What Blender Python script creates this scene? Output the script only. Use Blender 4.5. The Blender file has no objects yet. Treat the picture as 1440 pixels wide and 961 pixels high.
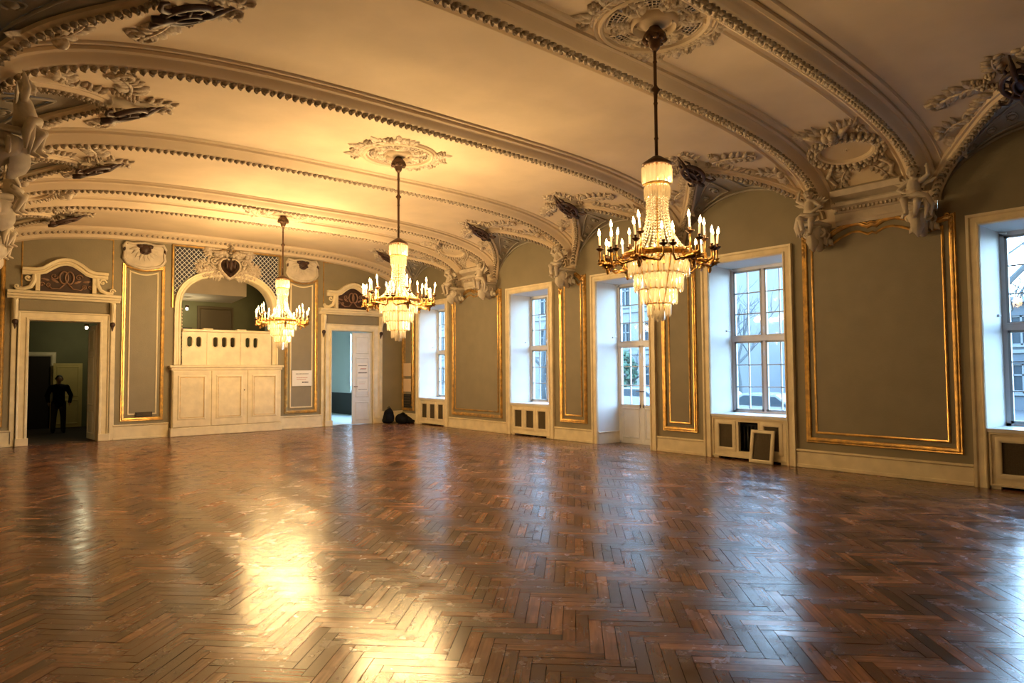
import bpy, math, random
import numpy as np
from mathutils import Vector, Matrix, Euler
random.seed(7)
PI = math.pi
sc = bpy.context.scene
COL = sc.collection

# ------------------------------------------------------------------ camera, sky, exposure
F_PX, YAW, PITCH, ROLL = 912.19, 0.69221, 0.04352, -0.00695
cam = bpy.data.cameras.new('camera'); camo = bpy.data.objects.new('camera', cam); COL.objects.link(camo)
cam.sensor_fit = 'HORIZONTAL'; cam.sensor_width = 36.0; cam.lens = F_PX / 1440 * 36.0
cam.clip_start = 0.02; cam.clip_end = 400
_fw = Vector((math.sin(YAW)*math.cos(PITCH), math.cos(YAW)*math.cos(PITCH), math.sin(PITCH)))
_rt = Vector((math.cos(YAW), -math.sin(YAW), 0)); _up = _rt.cross(_fw)
_r2 = _rt*math.cos(ROLL) + _up*math.sin(ROLL); _u2 = _up*math.cos(ROLL) - _rt*math.sin(ROLL)
camo.matrix_world = Matrix(((_r2.x, _u2.x, -_fw.x, 0), (_r2.y, _u2.y, -_fw.y, 0), (_r2.z, _u2.z, -_fw.z, 1.5), (0, 0, 0, 1)))
sc.camera = camo

SKY_STRENGTH = 20.0
world = bpy.data.worlds.new('sky'); sc.world = world; world.use_nodes = True
wn = world.node_tree.nodes; wl = world.node_tree.links; wn.clear()
wo = wn.new('ShaderNodeOutputWorld'); wb = wn.new('ShaderNodeBackground'); wt = wn.new('ShaderNodeTexCoord')
wsx = wn.new('ShaderNodeSeparateXYZ'); wr = wn.new('ShaderNodeValToRGB')
wl.new(wt.outputs['Generated'], wsx.inputs[0]); wl.new(wsx.outputs['Z'], wr.inputs[0]); wl.new(wr.outputs[0], wb.inputs[0]); wl.new(wb.outputs[0], wo.inputs[0])
wr.color_ramp.elements[0].position = 0.0; wr.color_ramp.elements[0].color = (0.56, 0.82, 1.0, 1)
wr.color_ramp.elements[1].position = 0.7; wr.color_ramp.elements[1].color = (0.34, 0.60, 1.0, 1)
wb.inputs[1].default_value = SKY_STRENGTH
CH_POWER = (6.0, 66.0, 112.0)       # watts per candle cluster of the near, middle and far chandelier

sc.view_settings.view_transform = 'Standard'; sc.view_settings.look = 'None'
sc.view_settings.gamma = 1.0; sc.view_settings.use_curve_mapping = False
sc.view_settings.exposure = 0.16
cy = sc.cycles
cy.use_denoising = True
try: cy.denoiser = 'OPENIMAGEDENOISE'
except Exception: pass
cy.max_bounces = 8; cy.diffuse_bounces = 4; cy.glossy_bounces = 3; cy.transmission_bounces = 4; cy.transparent_max_bounces = 16
cy.sample_clamp_indirect = 3.0; cy.sample_clamp_direct = 40.0; cy.caustics_reflective = False; cy.caustics_refractive = False

# ------------------------------------------------------------------ measurements of the hall
XL, XR, XC = -0.10, 9.69, 4.795
YF, YN = 16.76, -1.3
Z0, VB, VN, VA = 3.55, 1.17, 3.2, 4.895

# ------------------------------------------------------------------ materials
def mat(name, col, rough=0.6, metal=0.0, noise=0.0, nscale=6.0, bump=0.0, bscale=40.0, spec=0.5, col2=None, emit=None, es=0.0, coords='Object', stretch=None):
    m = bpy.data.materials.new(name); m.use_nodes = True
    n = m.node_tree.nodes; l = m.node_tree.links; b = n['Principled BSDF']
    b.inputs['Base Color'].default_value = (*col, 1); b.inputs['Roughness'].default_value = rough; b.inputs['Metallic'].default_value = metal
    b.inputs['Specular IOR Level'].default_value = spec
    if emit: b.inputs['Emission Color'].default_value = (*emit, 1); b.inputs['Emission Strength'].default_value = es
    tc = n.new('ShaderNodeTexCoord'); src = tc.outputs[coords]
    if stretch:
        mp = n.new('ShaderNodeMapping'); mp.inputs['Scale'].default_value = stretch; l.new(src, mp.inputs[0]); src = mp.outputs[0]
    if noise > 0:
        t = n.new('ShaderNodeTexNoise'); t.inputs['Scale'].default_value = nscale; t.inputs['Detail'].default_value = 5; l.new(src, t.inputs['Vector'])
        r = n.new('ShaderNodeValToRGB'); r.color_ramp.elements[0].position = .35; r.color_ramp.elements[1].position = .68
        c2 = col2 or tuple(c*(1-noise) for c in col)
        r.color_ramp.elements[0].color = (*c2, 1); r.color_ramp.elements[1].color = (*col, 1)
        l.new(t.outputs[0], r.inputs[0]); l.new(r.outputs[0], b.inputs['Base Color'])
    if bump > 0:
        t = n.new('ShaderNodeTexNoise'); t.inputs['Scale'].default_value = bscale; t.inputs['Detail'].default_value = 4; l.new(src, t.inputs['Vector'])
        bp = n.new('ShaderNodeBump'); bp.inputs['Strength'].default_value = bump; bp.inputs['Distance'].default_value = 0.01
        l.new(t.outputs[0], bp.inputs['Height']); l.new(bp.outputs[0], b.inputs['Normal'])
    return m
M = {}
M['plaster'] = mat('ceiling_plaster', (.67, .555, .405), .8, noise=.14, nscale=1.3, bump=.15, bscale=9)
M['relief'] = mat('relief_plaster', (.64, .56, .45), .7, noise=.5, nscale=22, bump=.2, bscale=50, col2=(.36, .29, .22))
M['figure'] = mat('figure_plaster', (.60, .53, .43), .7, noise=.22, nscale=6, bump=.15, bscale=40)
M['garland'] = mat('garland_plaster', (.50, .43, .34), .7, noise=.5, nscale=26, col2=(.20, .155, .11))
M['sash'] = mat('sash_paint_backlit', (.34, .37, .38), .4)  # backlit shade of the sashes put into the colour as grey
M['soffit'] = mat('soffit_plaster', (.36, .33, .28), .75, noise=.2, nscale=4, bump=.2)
M['wall'] = mat('wall_paint_olive', (.245, .212, .138), .62, noise=.12, nscale=2.2, bump=.25, bscale=28)
M['field'] = mat('panel_paint_grey', (.24, .212, .152), .66, noise=.10, nscale=3, bump=.25, bscale=60)
M['cream'] = mat('cream_woodwork_paint', (.82, .72, .50), .42, noise=.16, nscale=5, bump=.12, bscale=20)
M['white'] = mat('white_window_paint', (.72, .74, .76), .4, noise=.08, nscale=6)
M['reveal'] = mat('reveal_plaster_white', (.74, .75, .71), .6, noise=.06, nscale=3)
M['gold'] = mat('gilding_worn', (.78, .47, .13), .34, metal=.75, noise=.5, nscale=11, col2=(.42, .27, .11), bump=.15, bscale=60)
M['crest'] = mat('crest_red_brown', (.050, .022, .015), .5, noise=.3, nscale=14)
M['bronze'] = mat('dark_bronze', (.10, .055, .03), .42, metal=.6)
M['gilt'] = mat('gilt_bronze', (.80, .46, .12), .3, metal=.9, noise=.4, nscale=30, col2=(.35, .18, .05))
M['navy'] = mat('navy_trellis_ground', (.02, .024, .045), .7)
M['dark'] = mat('dark_joint_and_shade', (.02, .014, .01), .9)  # floor joints, and the painted shade of the corridor doorway and rose vents
M['grille'] = mat('brown_mesh_grille', (.16, .125, .075), .6, metal=.2, noise=.3, nscale=90, bump=.8, bscale=220)
M['iron'] = mat('dark_iron', (.03, .032, .036), .5, metal=.5)
M['black'] = mat('black_cloth', (.009, .009, .011), .9, spec=.1, noise=.3, nscale=8, bump=.4, bscale=30)
M['paper'] = mat('white_paper', (.80, .79, .76), .7)
M['tan_paper'] = mat('tan_paper', (.66, .50, .33), .7)
M['ink'] = mat('printed_ink', (.08, .08, .10), .7)
M['ink_red'] = mat('printed_red_ink', (.45, .14, .12), .7)
M['green_wall'] = mat('gallery_green_paint', (.16, .16, .075), .7, noise=.15, nscale=2)
M['olive_dark'] = mat('gallery_door_brown', (.10, .07, .03), .6)
M['teal'] = mat('side_room_pale_paint', (.78, .80, .70), .7)
M['dado'] = mat('side_room_dark_dado', (.05, .045, .04), .7)
M['skin'] = mat('skin', (.42, .26, .19), .5)
M['hair'] = mat('dark_hair', (.02, .014, .01), .6)
M['trouser'] = mat('dark_trousers', (.02, .02, .026), .8)
M['yellow_door'] = mat('yellowed_door_paint', (.55, .44, .16), .5, noise=.1)
M['candle'] = mat('candle_sleeve', (.85, .70, .42), .5, emit=(1, .62, .25), es=.9)
M['flame'] = mat('flame_bulb', (1, .8, .5), .3, emit=(1, .66, .28), es=22)
M['lamp_glow'] = mat('lamp_bulb', (1, .9, .8), .3, emit=(1, .9, .75), es=14)
M['facade_a'] = mat('facade_pale_render', (.085, .095, .10), .8, noise=.1, nscale=1)
M['facade_b'] = mat('facade_cream_render', (.055, .062, .062), .8, noise=.1, nscale=1)
M['facade_c'] = mat('facade_grey_render', (.040, .052, .062), .8, noise=.1, nscale=1)
M['roof'] = mat('red_roof_tiles', (.075, .018, .018), .8, noise=.3, nscale=5)
M['win_dark'] = mat('far_window_glass', (.012, .02, .026), .5, spec=.2)
M['bark'] = mat('tree_bark', (.035, .04, .04), .9, noise=.3, nscale=10)
M['leafage'] = mat('evergreen_foliage', (.03, .07, .04), .8, noise=.4, nscale=6)
M['street'] = mat('street_asphalt', (.028, .032, .036), .8, noise=.2, nscale=2)
M['car_w'] = mat('car_paint_white', (.11, .12, .13), .25)
M['car_b'] = mat('car_paint_blue', (.03, .10, .16), .25)
M['tyre'] = mat('tyre_rubber', (.02, .02, .02), .8)

def glass_mat(name, tint=(.93, .97, 1.0), mix=.06):
    m = bpy.data.materials.new(name); m.use_nodes = True; n = m.node_tree.nodes; l = m.node_tree.links; n.clear()
    o = n.new('ShaderNodeOutputMaterial'); t = n.new('ShaderNodeBsdfTransparent'); g = n.new('ShaderNodeBsdfGlossy'); x = n.new('ShaderNodeMixShader')
    t.inputs[0].default_value = (*tint, 1); g.inputs['Roughness'].default_value = .03; x.inputs[0].default_value = mix
    l.new(t.outputs[0], x.inputs[1]); l.new(g.outputs[0], x.inputs[2]); l.new(x.outputs[0], o.inputs[0]); return m
M['glass'] = glass_mat('window_glass')
def crystal_mat():
    m = bpy.data.materials.new('crystal'); m.use_nodes = True; n = m.node_tree.nodes; l = m.node_tree.links; n.clear()
    o = n.new('ShaderNodeOutputMaterial'); t = n.new('ShaderNodeBsdfTransparent'); g = n.new('ShaderNodeBsdfGlossy'); tr = n.new('ShaderNodeBsdfTranslucent'); d = n.new('ShaderNodeBsdfDiffuse')
    a = n.new('ShaderNodeMixShader'); b = n.new('ShaderNodeMixShader'); c = n.new('ShaderNodeMixShader')
    t.inputs[0].default_value = (1, .95, .84, 1); g.inputs[0].default_value = (1, .95, .88, 1); g.inputs['Roughness'].default_value = .08
    tr.inputs[0].default_value = (.95, .88, .72, 1); d.inputs[0].default_value = (.8, .74, .62, 1)
    a.inputs[0].default_value = .35; l.new(tr.outputs[0], a.inputs[1]); l.new(d.outputs[0], a.inputs[2])
    b.inputs[0].default_value = .38; l.new(a.outputs[0], b.inputs[1]); l.new(g.outputs[0], b.inputs[2])
    c.inputs[0].default_value = .62; l.new(t.outputs[0], c.inputs[1]); l.new(b.outputs[0], c.inputs[2]); l.new(c.outputs[0], o.inputs[0]); return m
M['crystal'] = crystal_mat()

def wood_mat(name, per_object):
    """Worn oiled parquet: tone per block, grain along the block, scuffs, grey bloom and uneven gloss."""
    m = bpy.data.materials.new(name); m.use_nodes = True; n = m.node_tree.nodes; l = m.node_tree.links; b = n['Principled BSDF']
    def N(t, **k):
        x = n.new(t)
        for a, v in k.items(): x.inputs[a].default_value = v
        return x
    uv = n.new('ShaderNodeUVMap'); uv.uv_map = 'UVMap'
    if per_object: rnd = n.new('ShaderNodeObjectInfo').outputs['Random']
    else:
        at = n.new('ShaderNodeAttribute'); at.attribute_name = 'tone'; rnd = at.outputs['Fac']
    comb = n.new('ShaderNodeCombineXYZ'); ml = n.new('ShaderNodeMath'); ml.operation = 'MULTIPLY'; ml.inputs[1].default_value = 37.0
    l.new(rnd, ml.inputs[0]); l.new(ml.outputs[0], comb.inputs[2])
    va = n.new('ShaderNodeVectorMath'); va.operation = 'ADD'; l.new(uv.outputs[0], va.inputs[0]); l.new(comb.outputs[0], va.inputs[1])
    mp = n.new('ShaderNodeMapping'); mp.inputs['Scale'].default_value = (3, 38, 1); l.new(va.outputs[0], mp.inputs[0])
    grain = N('ShaderNodeTexNoise', Scale=1.0, Detail=6.0); l.new(mp.outputs[0], grain.inputs['Vector'])
    tone = n.new('ShaderNodeValToRGB'); e = tone.color_ramp.elements
    e[0].position = 0; e[0].color = (.058, .026, .017, 1); e[1].position = 1; e[1].color = (.46, .21, .10, 1)
    for p, c in ((.25, (.17, .072, .040, 1)), (.7, (.28, .118, .060, 1))):
        q = e.new(p); q.color = c
    l.new(rnd, tone.inputs[0])
    gm = n.new('ShaderNodeMixRGB'); gm.blend_type = 'MULTIPLY'; gm.inputs[0].default_value = .75
    gr = n.new('ShaderNodeValToRGB'); gr.color_ramp.elements[0].position = .3; gr.color_ramp.elements[0].color = (.42, .40, .38, 1); gr.color_ramp.elements[1].position = .62
    l.new(grain.outputs[0], gr.inputs[0]); l.new(tone.outputs[0], gm.inputs[1]); l.new(gr.outputs[0], gm.inputs[2])
    geo = n.new('ShaderNodeNewGeometry')
    big = N('ShaderNodeTexNoise', Scale=.55, Detail=3.0, Roughness=.5); l.new(geo.outputs['Position'], big.inputs['Vector'])
    br = n.new('ShaderNodeValToRGB'); br.color_ramp.elements[0].position = .50; br.color_ramp.elements[0].color = (0, 0, 0, 1); br.color_ramp.elements[1].position = .68
    l.new(big.outputs[0], br.inputs[0])
    bm_ = n.new('ShaderNodeMixRGB'); bm_.inputs[2].default_value = (.23, .17, .145, 1); sc_ = n.new('ShaderNodeMath'); sc_.operation = 'MULTIPLY'; sc_.inputs[1].default_value = .28
    l.new(br.outputs[0], sc_.inputs[0]); l.new(sc_.outputs[0], bm_.inputs[0]); l.new(gm.outputs[0], bm_.inputs[1])
    st = N('ShaderNodeTexNoise', Scale=2.0, Detail=5.0, Roughness=.55); l.new(geo.outputs['Position'], st.inputs['Vector'])
    sr = n.new('ShaderNodeValToRGB'); sr.color_ramp.elements[0].position = .30; sr.color_ramp.elements[0].color = (.16, .14, .14, 1); sr.color_ramp.elements[1].position = .58
    l.new(st.outputs[0], sr.inputs[0])
    sm = n.new('ShaderNodeMixRGB'); sm.blend_type = 'MULTIPLY'; sm.inputs[0].default_value = .9; l.new(bm_.outputs[0], sm.inputs[1]); l.new(sr.outputs[0], sm.inputs[2])
    l.new(sm.outputs[0], b.inputs['Base Color'])
    rr = n.new('ShaderNodeMapRange'); rr.inputs['From Min'].default_value = .3; rr.inputs['From Max'].default_value = .7; rr.inputs['To Min'].default_value = .17; rr.inputs['To Max'].default_value = .31
    fn = N('ShaderNodeTexNoise', Scale=6.0, Detail=6.0, Roughness=.6); l.new(geo.outputs['Position'], fn.inputs['Vector'])
    l.new(fn.outputs[0], rr.inputs[0]); l.new(rr.outputs[0], b.inputs['Roughness'])
    b.inputs['IOR'].default_value = 1.8; b.inputs['Specular IOR Level'].default_value = .5
    tg = n.new('ShaderNodeTangent'); tg.direction_type = 'UV_MAP'; tg.uv_map = 'UVMap'; l.new(tg.outputs[0], b.inputs['Tangent']); b.inputs['Anisotropic'].default_value = .30
    bp = n.new('ShaderNodeBump'); bp.inputs['Strength'].default_value = .12; bp.inputs['Distance'].default_value = .002
    ad = n.new('ShaderNodeMath'); ad.operation = 'ADD'; l.new(grain.outputs[0], ad.inputs[0]); ad.inputs[1].default_value = 0
    l.new(ad.outputs[0], bp.inputs['Height']); l.new(bp.outputs[0], b.inputs['Normal'])
    return m
M['block'] = wood_mat('parquet_block', True); M['blocks'] = wood_mat('parquet_field', False)

# ------------------------------------------------------------------ mesh builder
WL = {}
def nrm(v):
    d = math.sqrt(sum(c*c for c in v)) or 1; return tuple(c/d for c in v)
class MB:
    def __init__(s): s.v = []; s.f = []
    def add(s, vs, fs):
        o = len(s.v); s.v += [tuple(v) for v in vs]; s.f += [tuple(i+o for i in f) for f in fs]; return s
    def box(s, c, d, rz=0.0, tw=None):
        x, y, z = d[0]/2, d[1]/2, d[2]/2; cr, sr = math.cos(rz), math.sin(rz); vs = []
        for a in (-x, x):
            for b in (-y, y):
                for e in (-z, z):
                    p = (c[0]+a*cr-b*sr, c[1]+a*sr+b*cr, c[2]+e); vs.append(tw(*p) if tw else p)
        return s.add(vs, [(0,1,3,2),(4,6,7,5),(0,4,5,1),(2,3,7,6),(0,2,6,4),(1,5,7,3)])
    def cbox(s, a0, a1, b0, b1, h0, h1, tw=None, ch=.006):
        """box with a chamfered front (h1) edge"""
        vs = []
        for (i, h) in ((0, h0), (0, h1-ch), (ch, h1)):
            for p in ((a0+i, b0+i), (a1-i, b0+i), (a1-i, b1-i), (a0+i, b1-i)):
                q = (p[0], p[1], h); vs.append(tw(*q) if tw else q)
        fs = [(8,9,10,11)]
        for k in (0, 4):
            for i in range(4): j = (i+1) % 4; fs.append((k+i, k+j, k+4+j, k+4+i))
        return s.add(vs, fs)
    def tube(s, pts, r, n=6, caps=True, tw=None):
        P = [Vector(tw(*p)) if tw else Vector(p) for p in pts]; m = len(P)
        rr = r if isinstance(r, (list, tuple)) else [r]*m
        vs = []; up = None
        for i in range(m):
            t = (P[min(i+1, m-1)]-P[max(i-1, 0)])
            if t.length < 1e-9: t = Vector((0, 0, 1))
            t.normalize()
            if up is None: up = t.orthogonal().normalized()
            up = (up - t*up.dot(t))
            up = up.normalized() if up.length > 1e-6 else t.orthogonal().normalized()
            w = t.cross(up)
            for k in range(n):
                a = 2*PI*k/n; vs.append(P[i]+(up*math.cos(a)+w*math.sin(a))*rr[i])
        fs = [(i*n+k, i*n+(k+1) % n, (i+1)*n+(k+1) % n, (i+1)*n+k) for i in range(m-1) for k in range(n)]
        if caps: fs += [tuple(range(n-1, -1, -1)), tuple((m-1)*n+k for k in range(n))]
        return s.add(vs, fs)
    def lathe(s, prof, n=16, c=(0, 0, 0), tw=None):
        vs = []
        for r, z in prof:
            for k in range(n):
                a = 2*PI*k/n; p = (c[0]+r*math.cos(a), c[1]+r*math.sin(a), c[2]+z); vs.append(tw(*p) if tw else p)
        m = len(prof)
        return s.add(vs, [(i*n+k, i*n+(k+1) % n, (i+1)*n+(k+1) % n, (i+1)*n+k) for i in range(m-1) for k in range(n)])
    def ell(s, c, r, nu=8, nv=5, rot=None, tw=None, half=False):
        vs = []; R = Euler(rot).to_matrix() if rot else None
        for j in range(nv+1):
            ph = (PI/2 if half else PI)*j/nv
            for k in range(nu):
                a = 2*PI*k/nu; p = Vector((r[0]*math.sin(ph)*math.cos(a), r[1]*math.sin(ph)*math.sin(a), r[2]*math.cos(ph)))
                if R: p = R @ p
                p = (c[0]+p.x, c[1]+p.y, c[2]+p.z); vs.append(tw(*p) if tw else p)
        return s.add(vs, [(j*nu+k, j*nu+(k+1) % nu, (j+1)*nu+(k+1) % nu, (j+1)*nu+k) for j in range(nv) for k in range(nu)])
    def mould(s, path, prof, tw, closed=False):
        m = len(path); vs = []; q = len(prof)
        for i in range(m):
            if closed: a, b, c = path[i-1], path[i], path[(i+1) % m]
            else: a, b, c = path[max(i-1, 0)], path[i], path[min(i+1, m-1)]
            def n2(p, r):
                dx, dy = r[0]-p[0], r[1]-p[1]; d = math.hypot(dx, dy)
                return None if d < 1e-9 else (-dy/d, dx/d)
            n1, n3 = n2(a, b), n2(b, c)
            n1 = n1 or n3; n3 = n3 or n1
            k = max(1+n1[0]*n3[0]+n1[1]*n3[1], .35)
            mx, my = (n1[0]+n3[0])/k, (n1[1]+n3[1])/k
            for off, h in prof: vs.append(tw(b[0]+mx*off, b[1]+my*off, h))
        fs = [(i*q+j, ((i+1) % m)*q+j, ((i+1) % m)*q+j+1, i*q+j+1) for i in range(m if closed else m-1) for j in range(q-1)]
        if not closed: fs += [tuple(range(q)), tuple((m-1)*q+j for j in range(q-1, -1, -1))]
        return s.add(vs, fs)
    def prism(s, poly, h0, h1, tw):
        n = len(poly); vs = [tw(a, b, h0) for a, b in poly]+[tw(a, b, h1) for a, b in poly]
        return s.add(vs, [tuple(range(n, 2*n)), tuple(range(n-1, -1, -1))]+[(i, (i+1) % n, n+(i+1) % n, n+i) for i in range(n)])
    def leaf(s, x, y, ang, L, W, H, tw, h0=0.0, curl=0.0):
        vs = []; nt = 5; ca, sa = math.cos(ang), math.sin(ang)
        for i in range(nt+1):
            t = i/nt; w = W*.5*(math.sin(PI*min(.12+t*.88, 1))**.6)*(1.0 if i % 2 else .72)
            cx = L*t; cyy = curl*L*t*t; hh = h0+H*(.55+.45*math.sin(PI*t))*(1 if i < nt else .6)
            for k, (u, g) in enumerate(((-1, .15), (-.5, .85), (0, .6), (.5, .85), (1, .15))):
                a, b = cx, cyy+u*w; vs.append(tw(x+a*ca-b*sa, y+a*sa+b*ca, h0+(hh-h0)*g))
        return s.add(vs, [(i*5+k, i*5+k+1, (i+1)*5+k+1, (i+1)*5+k) for i in range(nt) for k in range(4)])
    def scroll(s, x, y, r, a0, turns, d, th, tw, h=None, n=14, tail=None):
        pts = []; rr = []
        if tail: pts.append((tail[0], tail[1], h or th*.5)); rr.append(th*.45)
        for i in range(n+1):
            t = i/n; a = a0+d*2*PI*turns*t; q = r*(1-.8*t); pts.append((x+q*math.cos(a), y+q*math.sin(a), h or th*.5)); rr.append(th*(1-.45*t))
        s.tube(pts, rr, 5, True, tw); s.ell((x, y, h or th*.5), (th*1.1, th*1.1, th*1.0), 6, 4, tw=tw); return s
    def flower(s, x, y, r, tw, h=.03, n=5, a0=0.0):
        s.ell((x, y, h*.7), (r*.32, r*.32, h*.7), 6, 3, tw=tw)
        for k in range(n):
            a = a0+2*PI*k/n; s.ell((x+r*.6*math.cos(a), y+r*.6*math.sin(a), h*.35), (r*.36, r*.30, h*.6), 6, 3, rot=(0, 0, a), tw=tw)
        return s
    def build(s, name, m, parent=None, smooth=False, label=None, kind=None):
        me = bpy.data.meshes.new(name); loc = (0, 0, 0)
        if parent is not None: loc = WL.get(parent.name, (0, 0, 0))
        vs = [(a-loc[0], b-loc[1], c-loc[2]) for a, b, c in s.v] if any(loc) else s.v
        me.from_pydata(vs, [], s.f); me.update()
        o = bpy.data.objects.new(name, me); COL.objects.link(o); o.data.materials.append(M[m] if isinstance(m, str) else m)
        if smooth:
            me.shade_smooth()
            if smooth != 'all':
                try: me.set_sharp_from_angle(angle=math.radians(40))
                except Exception: pass
        if parent is not None: o.parent = parent; WL[o.name] = loc
        if label: o['label'] = label
        if kind: o['kind'] = kind
        return o
def tag(o, label=None, cat=None, group=None, kind=None):
    if label: o['label'] = label
    if cat: o['category'] = cat
    if group: o['group'] = group
    if kind: o['kind'] = kind
    return o
def empty(name, loc, label=None, cat=None, group=None, kind=None):
    o = bpy.data.objects.new(name, None); o.empty_display_size = .1; COL.objects.link(o); o.location = loc; WL[o.name] = tuple(loc)
    return tag(o, label, cat, group, kind)
KIDS = {}
def index_kids():
    KIDS.clear()
    for o in COL.objects:
        if o.parent: KIDS.setdefault(o.parent.name, []).append(o)
def copy_tree(o, parent=None):
    c = o.copy(); COL.objects.link(c)
    if parent is not None: c.parent = parent
    for k in KIDS.get(o.name, []): copy_tree(k, c)
    return c

# ------------------------------------------------------------------ surfaces of the hall
_th = np.linspace(-PI/2, PI/2, 8001)
_vx = XC + VA*np.sign(np.sin(_th))*np.abs(np.sin(_th))**(2/VN); _vz = Z0 + VB*np.abs(np.cos(_th))**(2/VN)
_s = np.concatenate([[0], np.cumsum(np.hypot(np.diff(_vx), np.diff(_vz)))]); SH = _s[-1]/2
_us = np.linspace(0, _s[-1], 3001); _ux = np.interp(_us, _s, _vx); _uz = np.interp(_us, _s, _vz)
_tx = np.gradient(_ux); _tz = np.gradient(_uz); _tl = np.hypot(_tx, _tz); _tx /= _tl; _tz /= _tl
_lx, _lz, _ltx, _ltz = _ux.tolist(), _uz.tolist(), _tx.tolist(), _tz.tolist()
def cs(s, y, h=0.0):
    """point on the vault: s = arc length from the crown, y = along the hall, h = into the room"""
    q = max(0.0, min(2999.999, (s+SH)/(2*SH)*3000)); i = int(q); f = q-i
    x = _lx[i]*(1-f)+_lx[i+1]*f; z = _lz[i]*(1-f)+_lz[i+1]*f; tx = _ltx[i]*(1-f)+_ltx[i+1]*f; tz = _ltz[i]*(1-f)+_ltz[i+1]*f
    return (x+tz*h, y, z-tx*h)
def zm(x):
    d = min(1, abs((x-XC)/VA)); return Z0+VB*(1-d**VN)**(1/VN)
def s_of_x(x): return float(np.interp(x, _ux, _us))-SH
BAYS = [1.72, 5.70, 8.38, 11.05, 15.08]; BW = 1.2
def za(y):
    for c in BAYS:
        t = (y-c)/BW
        if abs(t) < 1: return 3.60+.82*math.sqrt(1-t*t)
    return Z0
def zl(ax, y): return Z0+(za(y)-Z0)*(1+.107*max(0, ax))      # ax = distance from the wall
def groin(y):
    """distance s (from crown) of the groin at y"""
    if za(y) <= Z0: return SH
    s = SH
    while s > 0:
        p = cs(s, y)
        if p[2] > zl(XR-p[0], y): return s
        s -= .004
    return 0
def ls(side):
    def f(y, q, h=0.0):
        g = groin(y); xg = cs(g, y)[0]; x = xg+(XR-xg)*q; z = zl(XR-x, y)
        e = .01; z1 = zl(XR-x, min(y+e, 99)); sl = max(-3, min(3, (z1-z)/e)); n = nrm((0, sl, -1))
        x = x+n[0]*h; y2 = y+n[1]*h; z += n[2]*h
        return (x if side > 0 else 2*XC-x, y2, z)
    return f
RW = lambda y, z, h=0.0: (XR-h, y, z)           # right wall
LW = lambda y, z, h=0.0: (XL+h, y, z)           # left wall
FW = lambda x, z, h=0.0: (x, YF-h, z)           # far wall
NW = lambda x, z, h=0.0: (x, YN+h, z)           # near wall

def strips(mb, al, top, ops, tw, h=0.0, bottom=0.0):
    al = sorted(set(round(a, 5) for a in al))
    for a, b in zip(al[:-1], al[1:]):
        mid = (a+b)/2; o = sorted([p for p in ops if p[0] < mid < p[1]], key=lambda p: p[2](mid) if callable(p[2]) else p[2])
        g = lambda f, x: f(x) if callable(f) else f
        lo = [(bottom, bottom)]; hi = []
        for p in o:
            hi.append((g(p[2], a), g(p[2], b))); lo.append((g(p[3], a), g(p[3], b)))
        hi.append((top(a), top(b)))
        for (l0, l1), (h0, h1) in zip(lo, hi):
            if h0-l0 < 1e-4 and h1-l1 < 1e-4: continue
            mb.add([tw(a, l0, h), tw(b, l1, h), tw(b, h1, h), tw(a, h0, h)], [(0, 1, 2, 3)])

# ------------------------------------------------------------------ ceiling
ylist = [YN]
for c in BAYS:
    ylist += [c+BW*math.sin(-PI/2+PI*i/40) for i in range(41)]
ylist += [YF]
extra = []
ys = sorted(ylist)
for a, b in zip(ys[:-1], ys[1:]):
    extra.append(a)
    if b-a > .3:
        k = int((b-a)/.2); extra += [a+(b-a)*i/k for i in range(1, k)]
ys = extra+[YF]
NS = 72
mb = MB(); vs = []
for y in ys:
    g = groin(y)
    for j in range(NS+1): vs.append(cs(-g+2*g*j/NS, y))
mb.add(vs, [(i*(NS+1)+j, i*(NS+1)+j+1, (i+1)*(NS+1)+j+1, (i+1)*(NS+1)+j) for i in range(len(ys)-1) for j in range(NS)])
ceiling = mb.build('ceiling', 'plaster', smooth='all', kind='structure')
for side in (1, -1):
    f = ls(side)
    for c in BAYS:
        mb = MB(); vs = []
        for i in range(41):
            y = c+BW*math.sin(-PI/2+PI*i/40)*.9999
            for j in range(9): vs.append(f(y, j/8))
        mb.add(vs, [(i*9+j, i*9+j+1, (i+1)*9+j+1, (i+1)*9+j) for i in range(40) for j in range(8)])
        mb.build('lunette_soffit', 'soffit', ceiling, smooth='all')
# ------------------------------------------------------------------ walls
WINS = [(1.80, 'w'), (5.70, 'w'), (8.32, 'd'), (11.06, 'w'), (15.11, 'w')]
WH, WTOP, SILL = .66, 3.27, .73
al = [YN, YF]+ys
ops = []
for c, k in WINS: ops.append((c-WH, c+WH, 0.0, WTOP)); al += [c-WH, c+WH]
mb = MB(); strips(mb, al, za, ops, RW); wall_right = mb.build('wall_right', 'wall', kind='structure')
# left wall: the camera stands in a shallow recess of it
mb = MB(); strips(mb, [YN, .75]+al, za, [(YN, .75, 0, 2.9)], LW)
mb.add([(XL, .75, 0), (XL-1.2, .75, 0), (XL-1.2, .75, 2.9), (XL, .75, 2.9)], [(0, 1, 2, 3)])
mb.add([(XL-1.2, YN, 0), (XL-1.2, .75, 0), (XL-1.2, .75, 2.9), (XL-1.2, YN, 2.9)], [(0, 1, 2, 3)])
mb.add([(XL-1.2, YN, 2.9), (XL-1.2, .75, 2.9), (XL, .75, 2.9), (XL, YN, 2.9)], [(0, 1, 2, 3)])
mb.add([(XL-1.2, YN, 0), (XL-1.2, YN, 2.9), (XL, YN, 2.9), (XL, YN, 0)], [(0, 1, 2, 3)])
mb.build('wall_left', 'wall', kind='structure')
xs = [XL+.001+(XR-XL-.002)*i/80 for i in range(81)]+[cs(SH*(-1+i/30*.12), 0)[0] for i in range(31)]+[cs(SH*(1-i/30*.12), 0)[0] for i in range(31)]
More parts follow.
